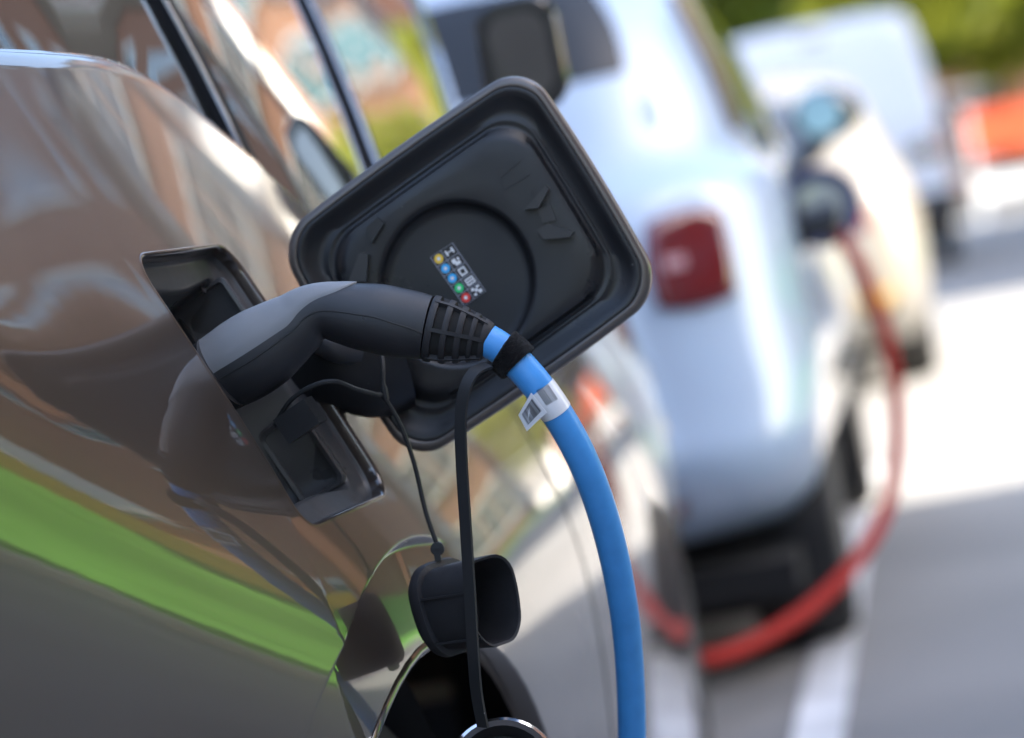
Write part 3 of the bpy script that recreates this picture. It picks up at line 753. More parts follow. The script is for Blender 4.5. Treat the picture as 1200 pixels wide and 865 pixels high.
# cable
cp = [(571, 399, 2.12), (583, 406, 2.12), (601, 420, 2.12), (632, 455, 2.12), (664, 503, 2.13), (690, 556, 2.145), (712, 622, 2.17), (728, 695, 2.20), (737, 770, 2.235), (740.5, 865, 2.275), (738, 970, 2.31)]
cw = [19, 19.5, 20, 20, 19.5, 19, 18.4, 17.4, 16.4, 15.6, 15]
cpts = [at(x, y, Y) for x, y, Y in cp]
CR = .0126
tail = [Vector((-.215, 2.36, .45)), Vector((-.21, 2.42, .2)), Vector((-.17, 2.42, .06)), Vector((-.06, 2.3, CR)), Vector((.05, 2.0, CR)), Vector((.05, 1.4, CR)), Vector((-.2, .7, CR)), Vector((-1.2, .3, CR)), Vector((-2.2, .2, CR)), Vector((-2.42, .2, .14)), Vector((-2.9, .2, .13)), Vector((-3.6, .3, .13))]
cpath = catmull(cpts + tail, 10)
nn = len(cpath); crad = []
for i in range(nn):
    k = i / 10; j = min(int(k), len(cw) - 2)
    wpx = cw[j] + (cw[j + 1] - cw[j]) * min(1, k - j); dist = (cpath[i] - CAM).dot(FWD)
    crad.append(max(.0108, wpx / F * dist) if k < len(cw) - 1 else .0108)
# even radius: sheath is a plain round cable
crad = [.0126 - .0012 * smooth01(i / 90) for i in range(nn)]
bm = bmesh.new(); tube(bm, cpath, crad, 24, (0, 1, 0)); mesh_obj('cable', bm, BLUE, plug, angle=0)
cfr = frames(cpath, (0, 1, 0))
def cable_at(px):
    """index of the cable point nearest to a photo position"""
    d = ray(*px).normalized(); return min(range(120), key=lambda i: ((cpath[i] - CAM) - d * (cpath[i] - CAM).dot(d)).length)
def around(i0, i1, extra, n=28, cap_=True):
    L = []
    for i in np.linspace(i0, i1, max(3, int((i1 - i0) * 2) + 1)):
        j = min(int(i), nn - 2); f = i - j; p = cpath[j].lerp(cpath[j + 1], f); _, T, u, v = cfr[j]
        T = (cpath[j + 1] - cpath[j]).normalized(); L.append((p, u, v, crad[j] + extra))
    return [[p + u * (r * math.cos(2 * math.pi * k / n)) + v * (r * math.sin(2 * math.pi * k / n)) for k in range(n)] for p, u, v, r in L]
iv = cable_at((597, 417))
bm = bmesh.new(); La = around(iv - 4.2, iv + 4.4, .0046); Lb = around(iv - 4.2, iv + 4.4, .0002); rings(bm, [Lb[0], around(iv - 4.2, iv + 4.4, .0036)[0]] + La[1:-1] + [around(iv - 4.2, iv + 4.4, .0036)[-1], Lb[-1]], True, False, False)
bmesh.ops.subdivide_edges(bm, edges=bm.edges, cuts=2, use_grid_fill=True)
for v in bm.verts: v.co += Vector((random.gauss(0, 1), random.gauss(0, 1), random.gauss(0, 1))) * .00022
mesh_obj('velcro_tie', bm, VELCRO, plug, angle=0)
# barcode tag
it = cable_at((643, 470))
tg = None
bm = bmesh.new(); rings(bm, around(it - 3.0, it + 3.0, .0005), True, False, False); tagb = mesh_obj('cable_tag', bm, TAGW, plug, angle=0)
TY = 2.105
def tpt(u, v, d=0):                                      # flag quad from photo: u along the bars' row, v away from the cable
    A, B, C, D = at(622, 461, TY - .004), at(640, 484, TY - .004), at(617.5, 505.5, TY + .004), at(607.5, 486.5, TY + .004)
    P = A.lerp(B, u).lerp(D.lerp(C, u), v); n = (B - A).cross(D - A).normalized(); n = n if n.y < 0 else -n; return P + n * d
def tq(bm, u0, u1, v0, v1, d0, d1):
    rings(bm, [[tpt(u, v, d) for u, v in ((u0, v0), (u1, v0), (u1, v1), (u0, v1))] for d in (d0, d1)])
bm = bmesh.new(); tq(bm, 0, 1, -.02, 1, -.0003, .0001); mesh_obj('tag_flag', bm, TAGW, tagb, False)
bm = bmesh.new(); v = .08; rnd = random.Random(3)
while v < .86:
    w = rnd.choice((.012, .012, .02, .034, .045)); tq(bm, .16, .80, v, v + w, .0002, .00035); v += w + rnd.choice((.012, .016, .024))
mesh_obj('barcode', bm, INK, tagb, False)
# the bars go on round the band
def on_cable(px, py, extra):
    d = ray(px, py).normalized(); j = cable_at((px, py)); p = cpath[j]; T = (cpath[j + 1] - cpath[j - 1]).normalized()
    w = CAM - p; dp = d - T * d.dot(T); wp = w - T * w.dot(T); a_, b_, c_ = dp.dot(dp), 2 * dp.dot(wp), wp.dot(wp) - (crad[j] + extra) ** 2
    q = b_ * b_ - 4 * a_ * c_
    return CAM + d * ((-b_ - math.sqrt(max(q, 0))) / (2 * a_))
bm = bmesh.new(); t_ = .06; rnd = random.Random(5)
while t_ < .62:
    w_ = rnd.choice((.02, .03, .05)); row = []
    for tt in (t_, t_ + w_):
        for a_, b_ in (((627, 458.5), (651, 446)), ((639, 476), (662, 463))):
            row.append(on_cable(a_[0] + (b_[0] - a_[0]) * tt, a_[1] + (b_[1] - a_[1]) * tt, .0007))
    bm.faces.new([bm.verts.new(row[q]) for q in (0, 1, 3, 2)]); t_ += w_ + rnd.choice((.02, .03, .04))
mesh_obj('barcode', bm, INK, tagb, False)
# rubber strap and the plug's own cap at its end
sp = [(572, 428, 2.105), (556, 436, 2.095), (545, 456, 2.09), (540, 490, 2.09), (541, 540, 2.09), (546, 620, 2.09), (551, 700, 2.09), (555, 770, 2.09), (559, 815, 2.095), (566, 852, 2.10)]
bm = bmesh.new(); spth = catmull([at(*p) for p in sp], 8); strap_mesh(bm, spth, .0102, .0022, RIGHT); mesh_obj('cap_strap', bm, STRAP, plug, angle=50)
pc = at(590, 905, 2.11); cd = Vector((.25, -.9, .35)).normalized()
bm = bmesh.new(); lathe_y(bm, [(-.030, .030), (-.030, .037), (-.004, .0405), (.0, .0405), (.001, .036), (-.006, .033), (-.02, .032)], pc, 40, cd); pcap = mesh_obj('plug_cap', bm, RUB, plug)
bm = bmesh.new(); lathe_y(bm, [(-.016, .0402), (-.014, .0432), (-.008, .0445), (-.0035, .0432), (-.002, .0402), (-.016, .0402)], pc, 48, cd, False); mesh_obj('cap_ring', bm, CHROME, pcap)
for ch in plug.children: ch.matrix_parent_inverse = Matrix.Translation(-plug.location)

# ================================================================== OTHER CARS (stacked plan slices)
def interp_slices(S, n):
    """S: rows (z, rear, front, halfwidth, rear radius, front radius), monotone smooth interpolation in z"""
    A = np.array(S, float); t = np.linspace(0, 1, len(A)); T = np.linspace(0, 1, n); out = []
    for c in range(A.shape[1]):
        v = A[:, c]; m_ = np.gradient(v, t)
        for i in range(len(v) - 1):                     # keep it monotone
            d = (v[i + 1] - v[i]) / (t[i + 1] - t[i])
            if abs(d) < 1e-9: m_[i] = m_[i + 1] = 0
            else:
                for k in (i, i + 1):
                    if m_[k] / d < 0: m_[k] = 0
                    elif m_[k] / d > 3: m_[k] = 3 * d
        res = []
        for x in T:
            i = min(int(x * (len(v) - 1)), len(v) - 2); h = t[i + 1] - t[i]; s = (x - t[i]) / h
            res.append((2 * s ** 3 - 3 * s * s + 1) * v[i] + (s ** 3 - 2 * s * s + s) * h * m_[i] + (-2 * s ** 3 + 3 * s * s) * v[i + 1] + (s ** 3 - s * s) * h * m_[i + 1])
        out.append(res)
    return np.array(out).T
def plan_pt(sl, p):
    """p: 0..1 rear edge left->right half, see segments; returns x (from centre), y"""
    z, yr, yf, hw, rr, rf = sl; L = yf - yr; rr = min(rr, hw * .98, L * .45); rf = min(rf, hw * .98, L * .45)
    seg = p % 8; k = int(seg); t = seg - k
    if k == 0: return (t - 0) * (hw - rr), yr                                     # rear centre -> right
    if k == 1: a = R(-90 + 90 * t); return hw - rr + rr * math.cos(a), yr + rr + rr * math.sin(a)
    if k == 2 or k == 3: u = (t + k - 2) / 2; return hw, yr + rr + (L - rr - rf) * u
    if k == 4: a = R(90 * t); return hw - rf + rf * math.cos(a), yf - rf + rf * math.sin(a)
    if k == 5: return (hw - rf) * (1 - t), yf
    return 0, yf
class CarSurf:
    def __init__(s, S, x0, y0, z0=0): s.S = S; s.x0 = x0; s.y0 = y0; s.tab = interp_slices(S, 120)
    def sl(s, z):
        return np.array([np.interp(z, s.tab[:, 0], s.tab[:, c]) for c in range(6)])
    def pt(s, p, z, side=1, off=0):
        sl = s.sl(z)
        def raw(p_, z_):
            x, y = plan_pt(s.sl(z_), p_); return Vector((s.x0 + side * x, s.y0 + y, z_))
        q = raw(p, z)
        if off:
            a = raw(min(p + .02, 5.99), z) - raw(max(p - .02, 0), z); b = raw(p, min(z + .01, s.tab[-1, 0])) - raw(p, max(z - .01, s.tab[0, 0])); n = a.cross(b).normalized()
            c = Vector((s.x0, q.y, z)); 
            if n.dot(q - Vector((s.x0, s.y0 + (sl[1] + sl[2]) / 2, z - .3))) < 0: n = -n
            q = q + n * off
        return q
    def body(s, name, material, parent, holes=(), n=46, per=10):
        T = interp_slices(s.S, n); ps = [k / per for k in range(0, 6 * per)] 
        bm = bmesh.new(); L = []
        for sl in T:
            right = [plan_pt(sl, p) for p in ps] + [(0, sl[2])]
            loop = [Vector((s.x0 + x, s.y0 + y, sl[0])) for x, y in right] + [Vector((s.x0 - x, s.y0 + y, sl[0])) for x, y in reversed(right[1:-1])]
            L.append(loop)
        rings(bm, L); bmesh.ops.recalc_face_normals(bm, faces=bm.faces)
        me = bpy.data.meshes.new(name); bm.to_mesh(me); bm.free()
        o = finish(name, me, material, parent, True, 0)
        for (cy, cz, r) in holes:
            cb = bmesh.new(); lathe_y(cb, [(-3, r), (3, r)], (s.x0, cy, cz), 40, (1, 0, 0)); bmesh.ops.recalc_face_normals(cb, faces=cb.faces)
            cm = bpy.data.meshes.new('cut'); cb.to_mesh(cm); cb.free(); co = link('cut', cm)
            md = o.modifiers.new('b', 'BOOLEAN'); md.operation = 'DIFFERENCE'; md.object = co; md.solver = 'EXACT'
            dg = bpy.context.evaluated_depsgraph_get(); nm = bpy.data.meshes.new_from_object(o.evaluated_get(dg)); o.modifiers.clear(); o.data = nm
            bpy.data.objects.remove(co); bpy.data.meshes.remove(cm)
        o.data.shade_smooth(); o.data.set_sharp_from_angle(angle=R(48))
        return o
    def patch(s, name, material, parent, pz, side=1, off=.004, nu=12, nv=8, lean=0, rnd=0):
        """surface patch between (p0,z0) and (p1,z1), thick skin proud of the body; pz = p0, p1, z0, z1 (p may lean with height)"""
        p0, p1, z0, z1 = pz; bm = bmesh.new(); A = []; B = []
        zt = s.tab[-1, 0]
        for i in range(nu + 1):
            ra = []; rb = []
            for j in range(nv + 1):
                fu, fv = 2 * i / nu - 1, 2 * j / nv - 1
                fu, fv = fu * math.sqrt(1 - rnd * fv * fv / 2), fv * math.sqrt(1 - rnd * fu * fu / 2)
                z = z0 + (z1 - z0) * (fv + 1) / 2; p = p0 + (p1 - p0) * (fu + 1) / 2 + lean * (j / nv)
                e = off if 0 < i < nu and 0 < j < nv else off * .55
                ra.append(bm.verts.new(s.pt(p, z, side, e))); rb.append(bm.verts.new(s.pt(p, z, side, -.006)))
            A.append(ra); B.append(rb)
        for i in range(nu):
            for j in range(nv):
                bm.faces.new((A[i][j], A[i + 1][j], A[i + 1][j + 1], A[i][j + 1])); bm.faces.new((B[i][j + 1], B[i + 1][j + 1], B[i + 1][j], B[i][j]))
        for i in range(nu):
            for j in (0, nv): bm.faces.new((A[i][j], A[i + 1][j], B[i + 1][j], B[i][j]))
        for j in range(nv):
            for i in (0, nu): bm.faces.new((A[i][j], A[i][j + 1], B[i][j + 1], B[i][j]))
        return mesh_obj(name, bm, material, parent, angle=40)
def wheels_for(root, x0, hw, ycs, r, inset=.03, well=True):
    for cy in ycs:
        for sd_ in (1, -1):
            wheel_on(root, x0 + sd_ * (hw - inset), cy, r, .19, sd_)
# ---- white hatchback
HX, HY = -1.07, 5.32
hatch = thing('white_hatchback', 'white rounded hatchback with red tail lamp parked ahead of the brown car', 'car', (HX, HY + 1.8, 0))
HS = [(.30, .14, 3.44, .71, .30, .35), (.36, .05, 3.55, .76, .32, .42), (.46, .0, 3.6, .785, .33, .45), (.53, .015, 3.59, .80, .35, .5), (.60, .03, 3.57, .805, .36, .5), (.72, .045, 3.5, .80, .38, .55), (.82, .06, 3.38, .80, .38, .6),
      (.92, .09, 3.2, .80, .38, .6), (.975, .12, 2.95, .785, .36, .55), (1.02, .17, 2.7, .745, .34, .5), (1.08, .22, 2.55, .728, .34, .5), (1.2, .29, 2.38, .705, .32, .45), (1.35, .40, 2.1, .66, .30, .40), (1.45, .50, 1.85, .61, .30, .36), (1.50, .62, 1.6, .50, .28, .3), (1.52, .85, 1.3, .3, .2, .2)]
hs = CarSurf(HS, HX, HY)
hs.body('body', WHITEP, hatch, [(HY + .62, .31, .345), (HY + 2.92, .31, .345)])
bm = bmesh.new(); box(bm, (HX - .70, HY + .12, .17), (HX + .70, HY + 3.3, .24)); box(bm, (HX - .6, HY + .26, .25), (HX + .6, HY + 3.2, .8)); mesh_obj('underbody', bm, DARKIN, hatch, False)
bm = bmesh.new(); box(bm, (HX - .62, HY + .45, .10), (HX + .62, HY + .72, .165)); mesh_obj('under_shade_block', bm, DARKIN, hatch, False)  # black block added in place of the shade under the tail
wheels_for(hatch, HX, .80, (HY + .62, HY + 2.92), .30)
hs.patch('rear_window', GLASS2, hatch, (0, 1.34, 1.22, 1.44), 1, rnd=.15); hs.patch('rear_window', GLASS2, hatch, (0, 1.34, 1.22, 1.44), -1, rnd=.15)
for sd_ in (1, -1):
    hs.patch('quarter_window', GLASS, hatch, (1.78, 2.46, 1.07, 1.38), sd_, lean=-.06)
    hs.patch('door_window', GLASS, hatch, (2.58, 3.78, 1.05, 1.39), sd_)
    tl = hs.patch('tail_lamp', REDL, hatch, (1.18, 1.49, .745, .93), sd_, off=.014, nu=16, nv=12, rnd=.45)
    hs.patch('lamp_lens', CLEARL, tl, (1.23, 1.31, .82, .85), sd_, off=.016)
    hs.patch('door_gap', TRIMB, hatch, (2.57, 2.585, .40, 1.04), sd_, off=.001, nu=1)
    hs.patch('rear_reflector', REDL, hatch, (.9, 1.15, .36, .39), sd_, off=.006)
hs.patch('windscreen', GLASS, hatch, (4.6, 5.98, 1.06, 1.42), 1); hs.patch('windscreen', GLASS, hatch, (4.6, 5.98, 1.06, 1.42), -1)
hs.patch('bumper_valance', TRIMB, hatch, (0, .9, .305, .40), 1, off=.010); hs.patch('bumper_valance', TRIMB, hatch, (0, .9, .305, .40), -1, off=.010)
hs.patch('tailgate_gap', TRIMB, hatch, (0, .95, .60, .606), 1, off=.001, nv=1)
hs.patch('number_plate', mat('plate_white', (.7, .7, .62), .4), hatch, (0, .55, .70, .80), 1, off=.01); 
hs.patch('door_handle', CHROME, hatch, (2.62, 2.75, .86, .885), 1, off=.02)
# door mirror of the hatchback
def ellipsoid(bm, c, r, M=None):
    L = []
    for i in range(1, 9):
        a = math.pi * i / 9; L.append([Vector(c) + (Vector((r[0] * math.sin(a) * math.cos(2 * math.pi * k / 18), r[1] * math.cos(a), r[2] * math.sin(a) * math.sin(2 * math.pi * k / 18)))) for k in range(18)])
    rings(bm, L)
hm = at(966, 134, 7.25)
bm = bmesh.new(); ellipsoid(bm, hm + Vector((0, .05, 0)), (.098, .09, .075)); mo = mesh_obj('door_mirror', bm, GLOSSBLK, hatch)
bm = bmesh.new(); lathe_y(bm, [(0, .058), (.006, .055), (.007, .01)], hm + Vector((-.01, -.035, 0)), 20, (0, -1, .16)); mesh_obj('mirror_glass', bm, mat('pale_mirror_glass', (.20, .26, .24), .03, 1), mo)
bm = bmesh.new(); tube(bm, [hm + Vector((0, .05, -.04)), hm + Vector((-.06, .06, -.09)), Vector((HX + .74, HY + 2.0, 1.0))], .03, 8); mesh_obj('mirror_arm', bm, GLOSSBLK, mo)
# open round charging flap and its inlet
fc = at(962, 243, 5.98)
bm = bmesh.new(); lathe_y(bm, [(-.006, .02), (-.006, .078), (0, .086), (.010, .086), (.013, .080), (.010, .070), (.003, .066), (.002, .01)], fc, 36, (.15, -1, .05)); rf_ = mesh_obj('round_charge_flap', bm, NAVY, hatch)
bm = bmesh.new(); lathe_y(bm, [(.0015, .056), (.0045, .054), (.005, .01)], fc, 30, (.15, -1, .05)); mesh_obj('flap_label', bm, mat('pale_flap_print', (.20, .23, .12), .15, col2=(.02, .035, .11), nscale=16, coat=1), rf_)
bm = bmesh.new(); tube(bm, catmull([fc + Vector((-.05, .02, -.02)), fc + Vector((-.11, .05, -.02)), Vector((HX + .80, fc.y + .03, fc.z - .02))], 4), .014, 8); mesh_obj('flap_hinge', bm, NAVY, rf_)
bm = bmesh.new(); lathe_y(bm, [(-.03, .05), (.012, .05), (.014, .045), (0, .04)], Vector((HX + .80, fc.y - .14, fc.z - .03)), 24, (1, 0, 0)); mesh_obj('charge_inlet', bm, DARKIN, hatch)
for ch in hatch.children: ch.matrix_parent_inverse = Matrix.Translation(-hatch.location) @ ch.matrix_parent_inverse
# red cable
rc = thing('red_charging_cable', 'red charging cable hanging from the white hatchback in a loop to the road', 'charging cable', (-.2, 5.9, 0))
rp = [(975, 268, 5.9), (990, 285, 5.86), (1012, 322, 5.84), (1036, 385, 5.82), (1049, 460, 5.80), (1050, 530, 5.74), (1036, 600, 5.65), (1000, 662, 5.5), (950, 712, 5.35), (890, 750, 5.2), (835, 772, 5.08), (770, 785, 5.05)]
rpath = catmull([at(*p) for p in rp] + [Vector((-.95, 5.06, .03)), Vector((-1.5, 5.1, .03)), Vector((-2.3, 5.12, .03)), Vector((-2.5, 5.12, .15)), Vector((-3.2, 5.1, .14))], 8)
bm = bmesh.new(); tube(bm, rpath, .0155, 12); mesh_obj('cable', bm, REDC, rc)
bm = bmesh.new(); tube(bm, [Vector((HX + .80, fc.y - .14, fc.z - .03)), Vector((HX + .87, fc.y - .14, fc.z - .025)), at(978, 272, 5.89)], [.034, .036, .024], 12); mesh_obj('plug', bm, BLACKP, rc)
for ch in rc.children: ch.matrix_parent_inverse = Matrix.Translation(-rc.location)
# ---- cream car further on
SX, SY = -.91, 12.3
est = thing('cream_car', 'pale cream car in the sun between the white hatchback and the white van', 'car', (SX, SY + 2, 0))
ES = [(.22, .12, 3.9, .76, .25, .35), (.34, .03, 4.0, .83, .28, .42), (.5, .0, 4.03, .86, .28, .45), (.66, .02, 4.0, .87, .28, .5), (.80, .05, 3.9, .86, .28, .5), (.92, .10, 3.5, .84, .28, .5), (1.0, .16, 3.1, .80, .28, .5), (1.1, .26, 2.9, .76, .28, .4), (1.3, .5, 2.4, .69, .26, .36), (1.42, .75, 2.05, .60, .26, .3), (1.47, 1.0, 1.8, .45, .2, .2)]
es = CarSurf(ES, SX, SY)
es.body('body', CREAMP, est, [(SY + .75, .31, .34), (SY + 3.2, .31, .34)])
bm = bmesh.new(); box(bm, (SX - .7, SY + .2, .17), (SX + .7, SY + 3.7, .22)); box(bm, (SX - .6, SY + .3, .23), (SX + .6, SY + 3.5, .75)); mesh_obj('underbody', bm, DARKIN, est, False)
wheels_for(est, SX, .855, (SY + .75, SY + 3.2), .30)
for sd_ in (1, -1):
    es.patch('rear_window', GLASS, est, (0, .93, 1.05, 1.36), sd_); es.patch('side_window', GLASS, est, (2.1, 3.8, 1.03, 1.36), sd_)
    es.patch('tail_lamp', REDL, est, (.75, 1.15, .72, .84), sd_, off=.012); es.patch('windscreen', GLASS, est, (4.6, 5.98, 1.05, 1.38), sd_)
    es.patch('rear_reflector', mat('amber_lens', (.35, .22, .04), .3), est, (.95, 1.3, .38, .45), sd_, off=.008)
    bm = bmesh.new(); ellipsoid(bm, (SX + sd_ * .93, SY + 2.65, 1.02), (.09, .07, .065)); mesh_obj('door_mirror', bm, GLOSSBLK, est)
for ch in est.children: ch.matrix_parent_inverse = Matrix.Translation(-est.location) @ ch.matrix_parent_inverse
# ---- white van
VX, VY = -.76, 26.0
van = thing('delivery_van', 'tall plain white panel van parked at the far end of the row', 'van', (VX, VY + 2.5, 0))
VS = [(.40, .03, 5.2, .96, .08, .3), (.55, .0, 5.3, 1.0, .08, .35), (.75, .03, 5.3, 1.02, .09, .4), (1.1, .03, 5.1, 1.03, .10, .45), (1.35, .04, 4.5, 1.02, .10, .4), (1.6, .06, 4.1, 1.0, .11, .35), (2.0, .09, 3.6, .955, .13, .35), (2.28, .13, 3.3, .89, .16, .3), (2.38, .2, 3.0, .80, .18, .28), (2.42, .36, 2.7, .55, .1, .2)]
vs_ = CarSurf(VS, VX, VY)
vs_.body('body', VANW, van, [(VY + 1.0, .36, .40), (VY + 4.3, .36, .40)])
bm = bmesh.new(); box(bm, (VX - .85, VY + .15, .26), (VX + .85, VY + 5.0, .4)); box(bm, (VX - .7, VY + .2, .41), (VX + .7, VY + 5.0, .95)); mesh_obj('underbody', bm, DARKIN, van, False)
wheels_for(van, VX, 1.0, (VY + 1.0, VY + 4.3), .35)
for sd_ in (1, -1):
    vs_.patch('tail_lamp', REDL, van, (1.25, 1.75, .95, 1.35), sd_, off=.012); vs_.patch('rear_bumper', TRIMB, van, (0, 2.05, .41, .72), sd_, off=.03)
    vs_.patch('windscreen', GLASS, van, (4.6, 5.98, 1.42, 2.15), sd_); vs_.patch('cab_window', GLASS, van, (3.3, 3.95, 1.35, 2.0), sd_)
    bm = bmesh.new(); ellipsoid(bm, (VX + sd_ * 1.12, VY + 4.0, 1.5), (.09, .08, .13)); mesh_obj('door_mirror', bm, GLOSSBLK, van)
vs_.patch('high_brake_lamp', REDL, van, (0, .14, 2.27, 2.31), 1, off=.012); vs_.patch('high_brake_lamp', REDL, van, (0, .14, 2.27, 2.31), -1, off=.012)
vs_.patch('door_gap', TRIMB, van, (0, .012, .75, 2.22), 1, off=.002, nu=1)
vs_.patch('number_plate', mat('plate_white', (.7, .7, .62), .4), van, (.0, .5, .80, .92), -1, off=.012)
for ch in van.children: ch.matrix_parent_inverse = Matrix.Translation(-van.location) @ ch.matrix_parent_inverse

# ================================================================== BUILDINGS
def building(name, label, x0, x1, y0, y1, h, wall, faces, storeys, bays, wsize=(1.1, 1.6), glass=TEALG, frame=FRAMEW, group=None):
    """box with cornice and real windows on the named faces ('-x', '+x', '-y')"""
    b = thing(name, label, 'building', ((x0 + x1) / 2, (y0 + y1) / 2, 0), group)
    cx, cy = b.location.x, b.location.y
    bm = bmesh.new(); box(bm, (x0 - cx, y0 - cy, -.1), (x1 - cx, y1 - cy, h)); mesh_obj('wall', bm, wall, b, False)
    bm = bmesh.new(); box(bm, (x0 - cx - .25, y0 - cy - .25, h + .002), (x1 - cx + .25, y1 - cy + .25, h + .45)); mesh_obj('roof', bm, ROOFM, b, False)
    bm = bmesh.new(); box(bm, (x0 - cx - .12, y0 - cy - .12, h - .5), (x1 - cx + .12, y1 - cy + .12, h - .2)); mesh_obj('cornice', bm, STONE, b, False)
    w, hh = wsize
    def fm():
        bm = bmesh.new(); t = .12
        box(bm, (-w / 2 - t, -.08, -.12), (w / 2 + t, .1, 0)); box(bm, (-w / 2 - t, -.03, hh), (w / 2 + t, .06, hh + .16))
        box(bm, (-w / 2 - t * .6, -.02, .001), (-w / 2, .05, hh - .001)); box(bm, (w / 2, -.02, .001), (w / 2 + t * .6, .05, hh - .001))
        box(bm, (-.03, -.01, .002), (.03, .04, hh - .002)); box(bm, (-w / 2 + .001, -.008, hh * .55), (-.031, .038, hh * .55 + .05)); box(bm, (.031, -.008, hh * .55), (w / 2 - .001, .038, hh * .55 + .05))
        me = bpy.data.meshes.new('window'); bmesh.ops.recalc_face_normals(bm, faces=bm.faces); bm.to_mesh(me); bm.free(); me.materials.append(frame); return me
    def pm():
        bm = bmesh.new(); box(bm, (-w / 2, .005, 0.001), (w / 2, .02, hh - .001)); me = bpy.data.meshes.new('pane'); bmesh.ops.recalc_face_normals(bm, faces=bm.faces); bm.to_mesh(me); bm.free(); me.materials.append(glass); return me
    F_, P_ = fm(), pm(); sh = h / storeys
    for f in faces:
        if f in ('-x', '+x'):
            n = bays if isinstance(bays, int) else bays[0]; sp_ = (y1 - y0) / n
            spots = [(x0 if f == '-x' else x1, y0 + sp_ * (k + .5)) for k in range(n)]; rz = R(-90) if f == '-x' else R(90)
        else:
            n = bays if isinstance(bays, int) else bays[1]; sp_ = (x1 - x0) / n; spots = [(x0 + sp_ * (k + .5), y0) for k in range(n)]; rz = 0
        for s in range(storeys):
            for (x, y) in spots:
                o = link('window', F_, b); z = sh * s + (sh - hh) * .45
                dv = {'-x': (-.03, 0), '+x': (.03, 0), '-y': (0, -.03)}[f]
                o.location = (x - cx + dv[0], y - cy + dv[1], z); o.rotation_euler = (0, 0, rz); link('pane', P_, o)
    return b
GREYG = mat('window_grey_glass', (.06, .07, .08), .1, coat=1)
building('brick_building', 'orange brick building with teal windows standing behind the roadside trees', 4.3, 7.1, 63, 71, 21, BRICKO, ['-x', '-y'], 6, (4, 2), wsize=(.95, 1.7))
building('brick_terrace', 'narrow brown brick building with pale cornice beyond the beige house', 7.95, 12.6, 45.5, 50.5, 17, BRICKB, ['-x', '-y'], 5, (3, 3), glass=GREYG)
building('added_beige_house', 'added narrow beige house, unseen, for a pale streak reflected in the brown car', 10.3, 20, 36.2, 38.6, 14, mat('beige_render', (.31, .25, .195), .85, noise=.1, nscale=2), ['-x'], 4, (1, 3), glass=GREYG)  # unseen house added to give the fender a pale reflected streak
building('brown_house', 'brown brick house between the beige house and the red brick house', 11.0, 24, 27.2, 36.0, 15, BRICKB, ['-x'], 4, (3, 3), glass=GREYG)
building('apartment_block', 'tall red brown brick block closing the far end of the street', -6, 6.5, 86, 98, 30, BRICKR, ['-y'], 8, (4, 4), wsize=(1.3, 2.2), glass=GREYG)
WH = building('added_white_house', 'added white gabled house, unseen, for a bright reflection in the brown car', 7.15, 13.65, 72, 76, 16.2, WHITEW, ['-y'], 5, (3, 3), wsize=(.7, 1.2), glass=GREYG)  # unseen house added as a bright reflection above the port
WH.rotation_euler.z = R(40)  # turned towards the sun so its reflection brightens
for k in range(5):
    bm = bmesh.new(); x0_ = -3.25 + 1.3 * k; rings(bm, [[Vector((x0_ + .02, y_, 16.66)), Vector((x0_ + 1.28, y_, 16.66)), Vector((x0_ + .65, y_, 18.9))] for y_ in (-2.05, 1.9)]); mesh_obj('gable', bm, WHITEW, WH, False)
building('brick_tower', 'tall brown brick block rising behind the white gabled house', 8.2, 18, 84, 94, 33, BRICKB, ['-y'], 8, (3, 5), glass=GREYG)
building('corner_house', 'brick corner house across the street that shades the brown car', 9.2, 20, -24, 4.7, 13, BRICKB, ['-x'], 4, (9, 3))
building('side_house', 'red brick house across the lawn that shades the white van', 14.5, 24, 16.4, 25.2, 17, BRICKR, ['-x'], 4, (3, 3))
building('street_house', 'low brick house on the near pavement beside the parked cars', -16, -6.5, -12, 16, 7, BRICKB, ['+x'], 2, (9, 3))
building('added_rear_house', 'added grey house, unseen behind the camera, that darkens the mirror reflection', -6, 6, -44, -34, 11, mat('grey_render', (.2, .19, .175), .85, noise=.1, nscale=2), ['-x'], 3, (3, 3))  # unseen house added so the door mirror reflects something dark

# ================================================================== ADDED HOARDING, BARRIERS, TREES
def hoarding():
    h = thing('added_hoarding', 'added low yellow panels with a pale board, unseen, reflected in the brown car', 'hoarding', (13.2, 17.5, 1.5))  # unseen panels added for a yellow and pale stripe in the reflection
    bm = bmesh.new(); box(bm, (-.02, -.597, -.1), (.02, .597, .75)); me = bpy.data.meshes.new('hoarding_panel'); bm.to_mesh(me); bm.free(); me.materials.append(YEL)
    for k in range(8):
        o = link('hoarding_panel', me, h); o.location = (random.uniform(-.008, .008), -4.2 + 1.2 * k, 0)
    bm = bmesh.new(); box(bm, (-.05, -1.2, .753), (.03, 2.2, 1.35)); mesh_obj('pale_board', bm, PINKW, h, False)
    return h
hoarding()
def barrier_mesh():
    bm = bmesh.new()
    box(bm, (-.95, -.03, .98), (.95, .03, 1.62)); me = bpy.data.meshes.new('barrier_board'); bm.to_mesh(me); bm.free(); me.materials.append(ORANGE)
    bm = bmesh.new()
    for sx_ in (-.9, .9): box(bm, (sx_ - .03, -.1, 0), (sx_ + .03, -.032, 1.7)); box(bm, (sx_ - .06, -.35, 0), (sx_ + .06, .35, .06))
    box(bm, (-.95, -.028, .35), (.95, .028, .62)); m2 = bpy.data.meshes.new('barrier_frame'); bmesh.ops.recalc_face_normals(bm, faces=bm.faces); bm.to_mesh(m2); bm.free(); m2.materials.append(WHITE)
    return me, m2
bb, bf = barrier_mesh()
